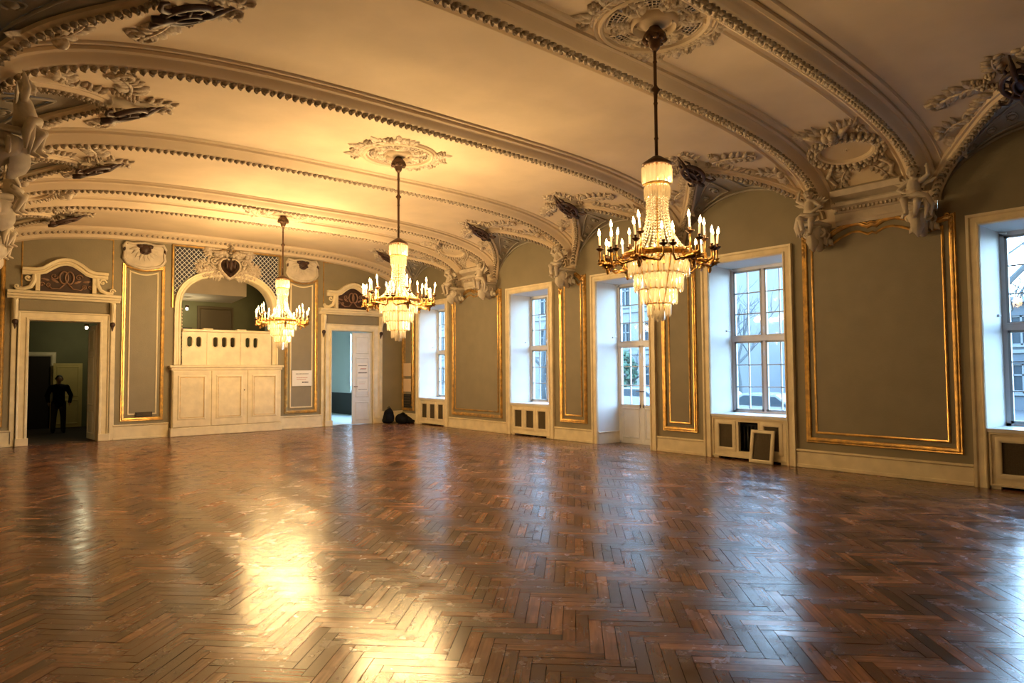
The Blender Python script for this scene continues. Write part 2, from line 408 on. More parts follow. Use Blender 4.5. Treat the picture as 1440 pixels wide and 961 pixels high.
mb = MB(); strips(mb, xs+[XL, XR], zm, [], NW); mb.build('wall_near', 'wall', kind='structure')
D1, D2, DW, DH = 1.485, 8.115, .62, 2.60
GC, GH, GS, GR = 4.80, 1.06, 3.02, .80        # gallery opening: centre, half width, springing, rise
garch = lambda x: GS+GR*(max(0, 1-abs((x-GC)/GH)**2.4))**(1/2.4)
gx = [GC+GH*math.sin(-PI/2+PI*i/36) for i in range(37)]
ops = [(D1-DW, D1+DW, 0, DH), (D2-DW, D2+DW, 0, DH), (GC-GH, GC+GH, 1.66, garch)]
mb = MB(); strips(mb, xs+[XL, XR, D1-DW, D1+DW, D2-DW, D2+DW]+gx, zm, ops, FW); wall_far = mb.build('wall_far', 'wall', kind='structure')

# ------------------------------------------------------------------ floor: herringbone parquet, blocks at 45 degrees to the walls
floor = MB().box(((XL+XR)/2-.3, 10.3, -.06), (XR-XL+3.2, 24.4, .09)).build('floor', 'dark', kind='structure')
BL, BWd = .45, .075; NB = 6
def block_geo(tilt=(0, 0), dz=0.0):
    g = .0019; x, y = BL/2-g, BWd/2-g; vs = []
    for z in (-.014, 0):
        for a, b in ((-x, -y), (x, -y), (x, y), (-x, y)): vs.append((a, b, z+dz+(a*tilt[0]+b*tilt[1] if z > -.01 else 0)))
    return vs, [(4, 5, 6, 7)]+[(i, (i+1) % 4, 4+(i+1) % 4, 4+i) for i in range(4)]
U = (-1/math.sqrt(2), 1/math.sqrt(2)); V = (1/math.sqrt(2), 1/math.sqrt(2))
blocks = []
for m_ in range(-30, 45):
    for k in range(-230, 330):
        for o in (0, 1):
            if o == 0: cu, cv, a = (k+2*NB*m_+NB/2)*BWd, (k+.5)*BWd, math.atan2(U[1], U[0])
            else: cu, cv, a = (k+NB+2*NB*m_+.5)*BWd, (k+1-NB/2)*BWd, math.atan2(V[1], V[0])
            x, y = cu*U[0]+cv*V[0], cu*U[1]+cv*V[1]
            if XL-.15 < x < XR+.75 and YN-.15 < y < YF+.3: blocks.append((x, y, a))
RI = camo.matrix_world.inverted()
def pix(p):
    q = RI @ Vector(p); return None if q.z > -.05 else (720+F_PX*q.x/-q.z, 480.5-F_PX*q.y/-q.z)
def inview(x, y):
    p = pix((x, y, 0)); return p is not None and -10 < p[0] < 1450 and -10 < p[1] < 975
blocks = [b for b in blocks if not (b[0] < XL+.0 and b[1] > .9)]
blocks.sort(key=lambda b: (not inview(b[0], b[1]), b[0]**2+b[1]**2))
def set_uv(me, uvs):
    u = me.uv_layers.new(name='UVMap'); co = np.empty(len(me.loops)*2, 'f'); vi = np.empty(len(me.loops), 'i'); me.loops.foreach_get('vertex_index', vi)
    u.data.foreach_set('uv', np.asarray(uvs, 'f')[vi].ravel())
protos = []
for k in range(6):
    vs, fs = block_geo((random.uniform(-.0035, .0035), random.uniform(-.009, .009)), random.uniform(-.0008, .0006))
    me = bpy.data.meshes.new('parquet_block'); me.from_pydata(vs, [], fs); set_uv(me, [(v[0], v[1]) for v in vs]); me.materials.append(M['block']); protos.append(me)
for x, y, a in blocks[:300]:
    o = bpy.data.objects.new('parquet_block', random.choice(protos)); COL.objects.link(o); o.parent = floor; o.location = (x, y, 0); o.rotation_euler = (0, 0, a+PI*random.randint(0, 1))
mb = MB(); uvs = []; tones = []
for x, y, a in blocks[300:]:
    vs, fs = block_geo((random.uniform(-.0035, .0035), random.uniform(-.009, .009)), random.uniform(-.0008, .0006)); ca, sa = math.cos(a), math.sin(a); t = random.random()
    mb.add([(x+p*ca-q*sa, y+p*sa+q*ca, z) for p, q, z in vs], fs); uvs += [(v[0], v[1]) for v in vs]; tones += [t]*len(vs)
o = mb.build('parquet_field', 'blocks', floor, kind='stuff'); set_uv(o.data, uvs)
at = o.data.attributes.new('tone', 'FLOAT', 'POINT'); at.data.foreach_set('value', tones)

# ------------------------------------------------------------------ ribs and lunette mouldings
RIBS = [.36, 3.08, 4.40, 7.04, 9.72, 12.38, 13.72]
RPROF = [(-.19, 0), (-.19, .035), (-.165, .05), (-.14, .035), (-.115, .06), (-.085, .115), (-.055, .13), (.055, .13), (.085, .115), (.115, .06), (.14, .035), (.165, .05), (.19, .035), (.19, 0)]
def line_s(a, b, y, n=90): return [(a+(b-a)*i/n, y) for i in range(n+1)]
def garland(mb, pts, step, tw, w=.06, h0=.12, H=.05):
    """leaf-and-berry moulding along a polyline in surface coordinates"""
    acc = 0; k = 0
    for p, q in zip(pts[:-1], pts[1:]):
        d = math.hypot(q[0]-p[0], q[1]-p[1]); a = math.atan2(q[1]-p[1], q[0]-p[0])
        while acc < d:
            t = acc/d; x, y = p[0]+(q[0]-p[0])*t, p[1]+(q[1]-p[1])*t; r = random.uniform(.85, 1.15)
            for sg in (-1, 1):
                n = (-math.sin(a)*sg, math.cos(a)*sg)
                mb.ell((x+n[0]*w*.55, y+n[1]*w*.55, h0+H*.35), (step*.52*r, w*.42, H*.75), 5, 3, rot=(0, 0, a+sg*.7), tw=tw)
            if k % 2 == 0: mb.ell((x, y, h0+H*.6), (w*.38, w*.38, H*.7), 5, 3, tw=tw)
            k += 1; acc += step
        acc -= d
    return mb
n_tr = 0
for i, y in enumerate(RIBS):
    n_tr += 1; lim = SH-.28
    mb = MB().mould(line_s(-lim, lim, y), RPROF, cs)
    for sg in (-1, 1): mb.mould(line_s(-lim+.3, lim-.3, y+sg*.29), [(-.018, 0), (-.012, .018), (0, .026), (.012, .018), (.018, 0)], cs)
    rib = mb.build('trim_%d' % n_tr, 'plaster', smooth=True, kind='structure')
    garland(MB(), line_s(-lim+.02, lim-.02, y), .085, cs, w=.052).build('leaf_garland', 'garland', rib, smooth='all', kind='stuff')
# cornice where the vault meets the far wall
n_tr += 1; lim = SH-.12
mb = MB().mould(line_s(-lim, lim, 16.52), [(-.17, 0), (-.17, .04), (-.13, .07), (-.10, .05), (-.02, .06), (.04, .10), (.12, .13), (.14, .19), (.24, .21)], cs)
cor = mb.build('trim_%d' % n_tr, 'plaster', smooth=True, kind='structure')
mb = MB(); k = 0; s = -lim+.05
while s < lim:
    mb.ell((s, 16.56, .10), (.035, .05, .035), 6, 4, tw=cs); s += .105
mb.build('egg_moulding', 'garland', cor, smooth='all', kind='stuff')
for side in (1, -1):
    for bi, c in enumerate(BAYS):
        path = []
        for i in range(49):
            y = c+BW*math.sin(-PI/2+PI*i/48)*.995; path.append((side*groin(y), y))
        tw = cs
        d = 1 if side > 0 else -1
        n_tr += 1
        mb = MB().mould(path, [(d*o_, h) for o_, h in ((-.04, 0), (-.04, .03), (-.01, .05), (.02, .075), (.08, .075), (.10, .045), (.13, .05), (.15, .02), (.15, 0))], tw)
        f = ls(side)
        wp = [(c+(BW-.03)*math.sin(-PI/2+PI*i/40), 0) for i in range(41)]
        # roll where the soffit meets the wall, and the sunk panels of the soffit
        mb2 = MB()
        mb2.tube([f(p[0], .97, .02) for p in wp], .022, 6)
        for sg in (-1, 1):
            y0, y1 = .12, .80
            loop = [(c+sg*BW*(y0+(y1-y0)*t/6), .30) for t in range(7)]+[(c+sg*BW*(y1-(y1-y0)*t/6), .82) for t in range(7)]
            mb2.tube([f(p[0], p[1], .012) for p in loop+[loop[0]]], .016, 5)
            for t in range(3):
                yy = c+sg*BW*(.24+.2*t); mb2.ell(f(yy, .56, .01), (.05, .05, .03), 6, 4)
                mb2.tube([f(yy+.05*math.cos(a_*.7)*sg, .56+.13*math.sin(a_*.7), .012) for a_ in range(9)], .012, 4)
        lt = mb.build('trim_%d' % n_tr, 'plaster', smooth=True, kind='structure')
        mb2.build('soffit_moulding', 'soffit', lt, smooth='all')
        off = [(p[0]-side*.05, p[1]) for p in path]
        garland(MB(), [(p[0]-side*.045, p[1]) for p in path], .075, tw, w=.04, h0=.07, H=.04).build('leaf_garland', 'garland', lt, smooth='all', kind='stuff')

# ------------------------------------------------------------------ plaster reliefs on the vault
def spray(mb, tw, x, y, ang, L, n=6, w=.09, H=.045, curl=.5):
    """a stem of acanthus leaves that bends as it goes, ending in a volute"""
    px, py, a = x, y, ang; st = L/n; pts = [(px, py, H*.5)]
    for i in range(n):
        a += curl/n; px += st*math.cos(a); py += st*math.sin(a); pts.append((px, py, H*.5))
        ww = w*(1-.45*i/n)
        for sg in (-1, 1):
            mb.leaf(px, py, a+sg*(.75+random.uniform(-.2, .2)), ww*1.35, ww*.75, H*random.uniform(.8, 1.2), tw, curl=sg*.25)
    mb.tube(pts, [w*.13]*len(pts), 5, True, tw)
    sg = 1 if curl > 0 else -1
    r = w*.55; cx, cy_ = px+r*math.cos(a+sg*PI/2), py+r*math.sin(a+sg*PI/2)
    mb.scroll(cx, cy_, r, a-sg*PI/2, 1.1, sg, w*.13, tw, n=10)
def crest_mesh():
    """pierced strapwork cartouche, drawn in local (s, y) coordinates"""
    def parts(mb, tw, S, Y, side):
        k_ = .98; T = lambda a, b, h=0: tw(S+side*-a*k_, Y+b*k_, h*1.1+(.30-a)*.26)
        mb.ell((-.02, 0, .05), (.15, .10, .03), 12, 5, tw=T)
        mb.tube([(.20*math.cos(t*PI/10), .15*math.sin(t*PI/10), .06) for t in range(21)], .030, 6, False, T)
        mb.tube([(.11*math.cos(t*PI/8), .05*math.sin(t*PI/8), .09) for t in range(17)], .018, 6, False, T)
        for sg in (-1, 1):
            mb.tube([(.0, sg*.05, .09), (.0, sg*.15, .06)], .018, 5, True, T)
            mb.tube([(.12*math.cos(t*PI/8), sg*.10+.045*math.sin(t*PI/8), .075) for t in range(17)], .013, 5, False, T)
            mb.tube([(.17, sg*.06, .06), (.25, sg*.085, .05), (.30, sg*.04, .04)], [.022, .018, .010], 5, True, T)
            mb.tube([(-.15, sg*.09, .06), (-.25, sg*.15, .05), (-.25, sg*.23, .04), (-.19, sg*.22, .04)], [.026, .026, .020, .012], 5, True, T)
        mb.tube([(.10, 0, .09), (.20, 0, .08), (.30, 0, .05), (.42, 0, .02)], [.02, .032, .022, .008], 6, True, T)
        mb.tube([(-.10, 0, .09), (-.20, 0, .08), (-.29, 0, .06)], [.02, .038, .03], 6, True, T)
    return parts
crest_parts = crest_mesh()
bay_names = ['over the nearest window', 'over the window with the loose grille', 'over the glazed door', 'over the middle window', 'over the farthest window']
for side in (1, -1):
    for bi, c in enumerate(BAYS):
        g0 = groin(c); S = side*(g0-.10)
        where = bay_names[bi] if side > 0 else ['near the camera, left side of the vault', 'high at the upper left corner, second bay', 'on the left side of the vault, third bay', 'on the left side of the vault, fourth bay', 'on the left side of the vault, farthest bay'][bi]
        mb = MB(); crest_parts(mb, cs, S-side*.18, c, side)
        root = tag(mb.build('crest_cartouche', 'crest', smooth='all'), ('dark red-brown pierced crest on the vault ' + where)[:110], 'crest', 'red-brown crests at the tips of the lunettes')
        # pale foliage and flowers to both sides
        random.seed(100+bi*7+side)
        mb = MB()
        for sg in (-1, 1):
            for k in range(6 if sg > 0 else 4):
                mb.flower(S-side*random.uniform(.02, .38), c+sg*random.uniform(.16, .42), random.uniform(.05, .075), cs, h=.06, a0=random.random())
            spray(mb, cs, S-side*.15, c+sg*.30, PI/2*sg+side*.25*sg, .55, 6, .15, .06, curl=-.9*sg*side)
            spray(mb, cs, S+side*.08, c+sg*.22, PI/2*sg-side*.5*sg, .50, 6, .12, .05, curl=-.5*sg*side)
            spray(mb, cs, S-side*.30, c+sg*.12, (PI if side > 0 else 0)+side*sg*-.5, .34, 4, .10, .045, curl=.8*sg*side)
            mb.scroll(S-side*.02, c+sg*.82, .10, 0, 1.2, sg, .02, cs, h=.03)
            # relief in the spandrel beside the rib
            y2 = c+sg*.95; s2 = side*(groin(c+sg*.72)-.12)
            mb.leaf(s2, y2, math.atan2(-.6*sg, side*1.0), .42, .20, .05, cs, curl=.2*sg)
            spray(mb, cs, s2-side*.05, y2, math.atan2(-.3*sg, -side), .45, 5, .12, .05, curl=1.2*sg*side)
            mb.ell((s2-side*.12, y2+.02*sg, .05), (.07, .055, .06), 8, 5, tw=cs)
        tag(mb.build('foliage_relief', 'relief', smooth='all'), ('plaster flowers flanking the crest ' + where)[:110], 'relief', 'plaster foliage round the lunette crests')
# oval medallions between the paired ribs
for side in (1, -1):
    for (yc_, wh) in ((3.74, 'near'), (13.05, 'far')):
        S = side*(s_of_x(8.95)); 
        w_ = ('between the two nearest ribs' if wh == 'near' else 'between the two farthest ribs')+(' on the window side' if side > 0 else ' on the left side')
        t = empty('oval_medallion', cs(S, yc_, 0), 'oval plaster medallion with wreath and wings '+w_, 'relief', 'oval medallions of the vault')
        mb = MB(); pts = [(S+.24*math.cos(k*PI/16), yc_+.33*math.sin(k*PI/16)) for k in range(32)]
        mb.mould(pts[::-1], [(-.02, .01), (0, .05), (.03, .06), (.05, .03), (.06, 0)], cs, closed=True)
        mb.add([cs(S, yc_, .02)]+[cs(p[0], p[1], .015) for p in pts], [(0, i+1, (i+1) % 32+1) for i in range(32)])
        mb.flower(S, yc_, .05, cs, .03); mb.build('oval_field', 'plaster', t, smooth=True)
        mb = MB(); pts = [(S+.34*math.cos(k*PI/16), yc_+.43*math.sin(k*PI/16)) for k in range(33)]
        garland(mb, pts, .075, cs, w=.075, h0=.01, H=.08); mb.build('wreath', 'relief', t, smooth='all')
        for sg in (-1, 1):      # wings and heads above, ribbons below
            mb = MB()
            for k in range(5): mb.leaf(S-side*(.42+.02*k), yc_+sg*(.05+.05*k), math.atan2(sg*(.5+.12*k), -side*(1-.1*k)), .34-.02*k, .10, .06, cs, curl=.3*sg)
            mb.ell((S-side*.50, yc_+sg*.04, .08), (.08, .06, .07), 8, 5, tw=cs)
            mb.tube([(S-side*.42, yc_+sg*.10, .05), (S-side*.56, yc_+sg*.20, .06), (S-side*.60, yc_+sg*.30, .04)], [.05, .04, .015], 6, True, cs)
            spray(mb, cs, S+side*.36, yc_+sg*.1, math.atan2(sg*1.0, side*.6), .42, 5, .11, .05, curl=-.8*sg*side)
            mb.tube([(S+side*.30, yc_+sg*.30, .04), (S+side*.45, yc_+sg*.42, .05), (S+side*.62, yc_+sg*.36, .04), (S+side*.74, yc_+sg*.44, .02)], [.03, .035, .025, .01], 6, True, cs)
            mb.build('wing_and_ribbon', 'relief', t, smooth='all', kind='stuff')
        mb = MB(); mb.ell((S-side*.44, yc_, .07), (.10, .09, .08), 8, 5, tw=cs); mb.flower(S-side*.56, yc_, .10, cs, .07)
        mb.flower(S-side*.46, yc_-.34, .08, cs, .06); mb.flower(S+side*.40, yc_, .09, cs, .07); mb.build('crest_flowers', 'relief', t, smooth='all', kind='stuff')

# ------------------------------------------------------------------ ceiling roses
def ceiling_rose(yc_, label):
    t = empty('ceiling_rose', (XC, yc_, cs(0, yc_)[2]), label, 'ceiling rose', 'pierced roses above the chandeliers')
    tw = lambda a, b, h=0: cs(a, yc_+b, h)
    ring = lambda r, n=48: [(r*math.cos(-2*PI*k/n), r*math.sin(-2*PI*k/n)) for k in range(n)]
    mb = MB()
    for r, w, h in ((.50, .03, .05), (.555, .018, .035), (.20, .02, .06)):
        mb.mould(ring(r), [(-w, 0), (-w*.7, h*.7), (0, h), (w*.7, h*.7), (w, 0)], tw, closed=True)
    mb.lathe([(.001, .05), (.08, .055), (.12, .03), (.16, 0)], 24, tw=tw)
    mb.build('ring_moulding', 'plaster', t, smooth=True)
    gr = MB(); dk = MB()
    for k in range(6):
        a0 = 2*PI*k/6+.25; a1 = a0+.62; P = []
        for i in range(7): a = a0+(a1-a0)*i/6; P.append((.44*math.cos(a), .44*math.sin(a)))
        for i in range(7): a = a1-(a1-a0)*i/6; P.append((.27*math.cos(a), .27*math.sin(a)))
        dk.add([tw(p[0], p[1], .008) for p in P], [tuple(range(14))])  # flat dark patches, the shade of the vent holes put into colour
        for i in range(6): a = a0+(a1-a0)*(i+.5)/6; gr.tube([(.27*math.cos(a), .27*math.sin(a), .015), (.44*math.cos(a), .44*math.sin(a), .015)], .006, 4, True, tw)
        for r in (.31, .355, .40): gr.tube([(r*math.cos(a0+(a1-a0)*i/6), r*math.sin(a0+(a1-a0)*i/6), .018) for i in range(7)], .006, 4, True, tw)
        gr.tube([(p[0], p[1], .015) for p in P+[P[0]]], .012, 5, False, tw)
    dk.build('vent_dark_patch', 'dark', t); gr.build('vent_grille', 'relief', t, smooth='all')
    mb = MB(); random.seed(5)
    for k in range(6):
        a = 2*PI*k/6; 
        spray(mb, tw, .16*math.cos(a), .16*math.sin(a), a, .22, 4, .10, .05, curl=.7)
        mb.flower(.36*math.cos(a-.02), .36*math.sin(a-.02), .06, tw, .05)
    for k, a in enumerate((2.4, 2.9, 3.5, 4.0, -.35, .15, .6, 5.5)):
        spray(mb, tw, .58*math.cos(a), .58*math.sin(a), a+1.3, .34, 5, .10, .045, curl=.9)
        mb.flower(.66*math.cos(a), .66*math.sin(a), .07, tw, .05)
        mb.leaf(.60*math.cos(a+.2), .60*math.sin(a+.2), a+.2, .20, .10, .04, tw)
    mb.build('foliage', 'relief', t, smooth='all')
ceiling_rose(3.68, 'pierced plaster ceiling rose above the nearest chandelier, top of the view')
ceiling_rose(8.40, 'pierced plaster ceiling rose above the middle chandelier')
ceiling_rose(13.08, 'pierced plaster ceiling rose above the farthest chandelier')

# ------------------------------------------------------------------ windows of the right wall
CASE = [(0, -.02), (0, .035), (.012, .05), (.03, .05), (.04, .035), (.10, .03), (.115, .05), (.145, .055), (.15, .03), (.15, 0)]
XG = 10.26
def reveal_tw(c, w0=WH, w1=.60):
    pass
def window(idx, c, door=False):
    root = empty(('door_3' if door else 'window_%d' % idx), (XR, c, 0), kind='structure')
    b = 0.0 if door else SILL
    MB().mould([(c-WH, 0), (c-WH, WTOP), (c+WH, WTOP), (c+WH, 0)], CASE, RW).build('casing', 'cream', root, smooth=True)
    mb = MB(); w0, w1 = WH, .60; t1 = WTOP-.03
    for sg in (-1, 1): mb.add([(XR, c+sg*w0, 0), (XG, c+sg*w1, 0), (XG, c+sg*w1, t1), (XR, c+sg*w0, WTOP)], [(0, 1, 2, 3)])
    mb.add([(XR, c-w0, WTOP), (XG, c-w1, t1), (XG, c+w1, t1), (XR, c+w0, WTOP)], [(0, 1, 2, 3)])
    mb.build('reveal', 'reveal', root)
    if door:
        mb = MB()
        for sg in (-1, 1):
            mb.add([(XR, c+sg*(w0-.012), 0), (XG, c+sg*(w1-.012), 0), (XG, c+sg*(w1-.012), .22), (XR, c+sg*(w0-.012), .22)], [(0, 1, 2, 3)])
            mb.tube([(XR, c+sg*(w0-.014), .225), (XG, c+sg*(w1-.014), .225)], .014, 6)
        mb.build('reveal_skirting', 'cream', root)
    else:
        mb = MB().cbox(0, 1, 0, 1, 0, 1, lambda a, e, h: (XR-.035+(XG-XR+.05)*e, c-WH-.005+(2*WH+.01)*a, SILL-.04+.045*h), .02)
        mb.build('sill', 'white', root)
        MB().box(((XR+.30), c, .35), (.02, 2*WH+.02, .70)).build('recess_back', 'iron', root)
    # outer frame, transom, mullion
    z1 = t1+.01; zt = 2.0; fr = MB(); fw = .05
    fr.box((XG+.03, c-w1+fw/2, (b+z1)/2), (.09, fw, z1-b)); fr.box((XG+.03, c+w1-fw/2, (b+z1)/2), (.09, fw, z1-b))
    fr.box((XG+.03, c, z1-.03), (.09, 2*w1, .06)); fr.box((XG+.03, c, b+.02), (.09, 2*w1, .04)); fr.box((XG+.025, c, zt), (.11, 2*w1, .075))
    fr.box((XG+.03, c, (b+z1)/2), (.085, .05, z1-b)); fr.box((XG-.03, c, zt+.05), (.02, 2*w1, .02))
    # outer masonry collar so no daylight leaks round the frame
    fr.box((XG+.04, c-w1-.1, 1.6), (.06, .22, 3.5)); fr.box((XG+.04, c+w1+.1, 1.6), (.06, .22, 3.5)); fr.box((XG+.04, c, z1+.1), (.06, 2*w1+.4, .22))
    if not door: fr.box((XG+.04, c, b/2-.02), (.06, 2*w1+.4, b))
    fr.build('frame', 'white', root)
    lo = .80 if not door else .78
    for (a0, a1) in ((c-w1+fw, c-.025), (c+.025, c+w1-fw)):
        for (s0, s1) in ((b+.04, zt-.037), (zt+.037, z1-.06)):
            g0 = s0+.03 if (s0 > 1 or not door) else lo
            sash = MB(); x0 = XG+.005; st = .032
            for y_ in (a0+st/2, a1-st/2): sash.box((x0, y_, (s0+s1)/2), (.045, st, s1-s0))
            sash.box((x0, (a0+a1)/2, s1-st/2), (.045, a1-a0, st)); sash.box((x0, (a0+a1)/2, (s0+g0)/2 if g0 < s0+.1 else g0-.03), (.045, a1-a0, .035 if g0 < s0+.1 else .06))
            cols, rows = 2, 3; y0, y1 = a0+st, a1-st; q0, q1 = g0+.005, s1-st
            sash.box((x0, (y0+y1)/2, (q0+q1)/2), (.035, .016, q1-q0))
            for r in range(1, rows): sash.box((x0, (y0+y1)/2, q0+(q1-q0)*r/rows), (.035, y1-y0, .016))
            if door and s0 < 1:
                # solid lower panel of the door leaf
                tw = lambda a, e, h: (x0-h, a, e)
                sash.box((x0, (a0+a1)/2, (s0+g0)/2), (.03, a1-a0, g0-s0))
                sash.mould([(y0+.03, s0+.08), (y0+.03, g0-.08), (y1-.03, g0-.08), (y1-.03, s0+.08)], [(-.02, .015), (-.005, .032), (.01, .03), (.02, .015)], tw, closed=True)
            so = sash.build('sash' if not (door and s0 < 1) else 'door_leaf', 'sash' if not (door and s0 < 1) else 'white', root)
            for r in range(rows):
                for k in range(cols):
                    p0, p1 = (y0, (y0+y1)/2-.008) if k == 0 else ((y0+y1)/2+.008, y1); r0 = q0+(q1-q0)*r/rows+.006; r1 = q0+(q1-q0)*(r+1)/rows-.006
                    MB().add([(x0, p0, r0), (x0, p1, r0), (x0, p1, r1), (x0, p0, r1)], [(0, 1, 2, 3)]).build('pane', 'glass', so)
            if door and s0 < 1:
                MB().tube([(x0-.02, (a1 if a1 < c else a0), 1.05), (x0-.06, (a1 if a1 < c else a0), 1.05), (x0-.06, (a1-.09 if a1 < c else a0+.09), 1.05)], .01, 6).build('handle', 'bronze', so)
    mb = MB()
    for z_ in (zt-.3, zt+.1): mb.tube([(XG-.04, c-.012, z_), (XG-.055, c-.012, z_+.05), (XG-.04, c-.012, z_+.10)], .008, 5)
    mb.tube([(XG-.05, c+.60, 2.15), (XG-.16, c+.61, 2.15)], .008, 5); mb.ell((XG-.16, c+.61, 2.15), (.02, .02, .02), 6, 4)
    mb.tube([(XG-.02, c+w1-.03, z1-.02), (XG-.10, c+w1-.03, z1-.03), (XG-.12, c+w1-.10, z1-.05)], .014, 6)
    mb.build('fitting', 'white', root)
    # sky portal (sampling aid of the real opening)
    L = bpy.data.lights.new('daylight_portal', 'AREA'); L.shape = 'RECTANGLE'; L.size = z1-b; L.size_y = 2*w1; L.cycles.is_portal = True
    lo_ = bpy.data.objects.new('daylight_portal', L); COL.objects.link(lo_); lo_.parent = root; lo_.location = (XG+.12-XR, 0, (z1+b)/2); lo_.rotation_euler = (0, PI/2, 0)
    return root
for i, (c, k) in enumerate(WINS): window([1, 2, 0, 3, 4][i], c, k == 'd')

def grille_panel(mb_f, mb_g, a0, a1, b0, b1, tw, h=.0):
    mb_f.mould([(a0, b0), (a0, b1), (a1, b1), (a1, b0)], [(-.045, h), (-.045, h+.018), (-.03, h+.026), (-.01, h+.026), (0, h+.012), (0, h)], tw, closed=True)
def mesh_screen(mb, a0, a1, b0, b1, tw, h):
    mb.add([tw(a0, b0, h), tw(a1, b0, h), tw(a1, b1, h), tw(a0, b1, h)], [(0, 1, 2, 3)])
    n = int((a1-a0)/.022); m = int((b1-b0)/.022)
    for i in range(1, n): a = a0+(a1-a0)*i/n; mb.box((a, (b0+b1)/2, h+.004), (.005, b1-b0, .005), tw=tw)
    for i in range(1, m): b = b0+(b1-b0)*i/m; mb.box(((a0+a1)/2, b, h+.004), (a1-a0, .005, .005), tw=tw)
def radiator_cover(c, label, missing=None):
    t = empty('radiator_cover', (XR, c, 0), label, 'radiator cover', 'radiator covers under the windows')
    y0, y1 = c-WH+.005, c+WH-.005; n = 3; gw = (y1-y0-.10)/n; fr = MB(); ops = []; al = [y0, y1]
    cells = []
    for k in range(n):
        a0 = y0+.05+gw*k+.03; a1 = y0+.05+gw*(k+1)-.03; cells.append((a0, a1)); ops.append((a0, a1, .14, .62)); al += [a0, a1]
    strips(fr, al, lambda a: SILL-.04, ops, RW, h=.012, bottom=.03)
    fr.mould([(y0, .03), (y0, SILL-.04), (y1, SILL-.04), (y1, .03)], [(-.03, .012), (-.025, .03), (-.005, .03), (0, .0)], RW, closed=True)
    for k, (a0, a1) in enumerate(cells):
        for (p, q, r, s_) in ((a0, a0, .14, .62), (a1, a1, .14, .62)): fr.add([RW(p, r, .012), RW(p, s_, .012), RW(p, s_, -.05), RW(p, r, -.05)], [(0, 1, 2, 3)])
        for r in (.14, .62): fr.add([RW(a0, r, .012), RW(a1, r, .012), RW(a1, r, -.05), RW(a0, r, -.05)], [(0, 1, 2, 3)])
    for s_ in (y0+.06, y1-.06): fr.box((XR+.02, s_, .015), (.06, .10, .03))
    fr.build('cover_frame', 'cream', t, smooth=False)
    for k, (a0, a1) in enumerate(cells):
        if missing == k: continue
        mb = MB(); grille_panel(mb, None, a0+.0, a1-.0, .14, .62, RW, -.008)
        mb.mould([(a0-.0, .14), (a0, .62), (a1, .62), (a1, .14)], [(-.05, .0), (-.05, .02), (-.035, .03), (-.015, .03), (.012, .02), (.012, .012)], RW, closed=True)
        g = mb.build('grille_panel', 'cream', t, smooth=True); sc_ = MB(); mesh_screen(sc_, a0+.04, a1-.04, .18, .58, RW, -.002); sc_.build('mesh_screen', 'grille', g)
    return t
radiator_cover(15.11, 'cream radiator cover with three mesh grilles under the farthest window')
radiator_cover(11.06, 'cream radiator cover with three mesh grilles under the middle window')
radiator_cover(5.70, 'cream radiator cover with its centre grille missing, dark radiator behind', missing=1)
radiator_cover(1.80, 'cream radiator cover with dark grilles under the nearest window at right edge')
rad = empty('radiator', (XR+.12, 5.70, 0), 'dark iron radiator inside the open radiator cover', 'radiator')
for k in range(9):
    y_ = 5.42+.07*k; MB().tube([(XR+.12, y_, .10), (XR+.12, y_, .56)], .026, 6).build('radiator_column', 'iron', rad, smooth='all')
for z_ in (.57, .12): MB().tube([(XR+.12, 5.38, z_), (XR+.12, 6.02, z_)], .03, 6).build('header_pipe', 'iron', rad, smooth='all')
# loose grille leaning on the cover
t = empty("loose_grille_panel", (XR-.125, 5.42, 0.0), 'loose cream-framed mesh grille leaning on the radiator cover, standing on the floor', 'grille')
T = lambda a, b, h=0: (-h, a, b)
mb = MB().mould([(-.155, .045), (-.155, .475), (.155, .475), (.155, .045)], [(-.01, -.006), (-.01, .02), (.005, .03), (.03, .03), (.045, .018), (.045, -.006)], T, closed=True)
mb.build('panel_frame', 'cream', None, smooth=True).parent = t; sc_ = MB(); mesh_screen(sc_, -.15, .15, .05, .47, T, 0); sc_.build('mesh_screen', 'grille', None).parent = t
t.rotation_euler = (0, .17, 0)

# ------------------------------------------------------------------ skirting boards
def skirt(name, segs, tw, h, hc=.03):
    r = empty(name, tw(sum(segs[0])/2, 0, 0), kind='structure')
    for a0, a1 in segs:
        mb = MB().cbox(a0, a1, 0, h, -.01, hc, tw, .008).cbox(a0, a1, h, h+.035, -.01, hc+.018, tw, .012).cbox(a0, a1, 0, .05, -.01, hc+.012, tw, .006)
        mb.build('board', 'cream', r)
    return r
cs_ = [(c-.81, c+.81) for c, k in WINS]
skirt('baseboard_right', [(YN, cs_[0][0])]+[(cs_[i][1], cs_[i+1][0]) for i in range(4)]+[(cs_[4][1], YF)], RW, .235)
skirt('baseboard_far', [(XL, .60), (2.39, 3.50), (6.09, 7.21), (9.02, XR)], FW, .30)
skirt('baseboard_left', [(.75, YF)], LW, .235)

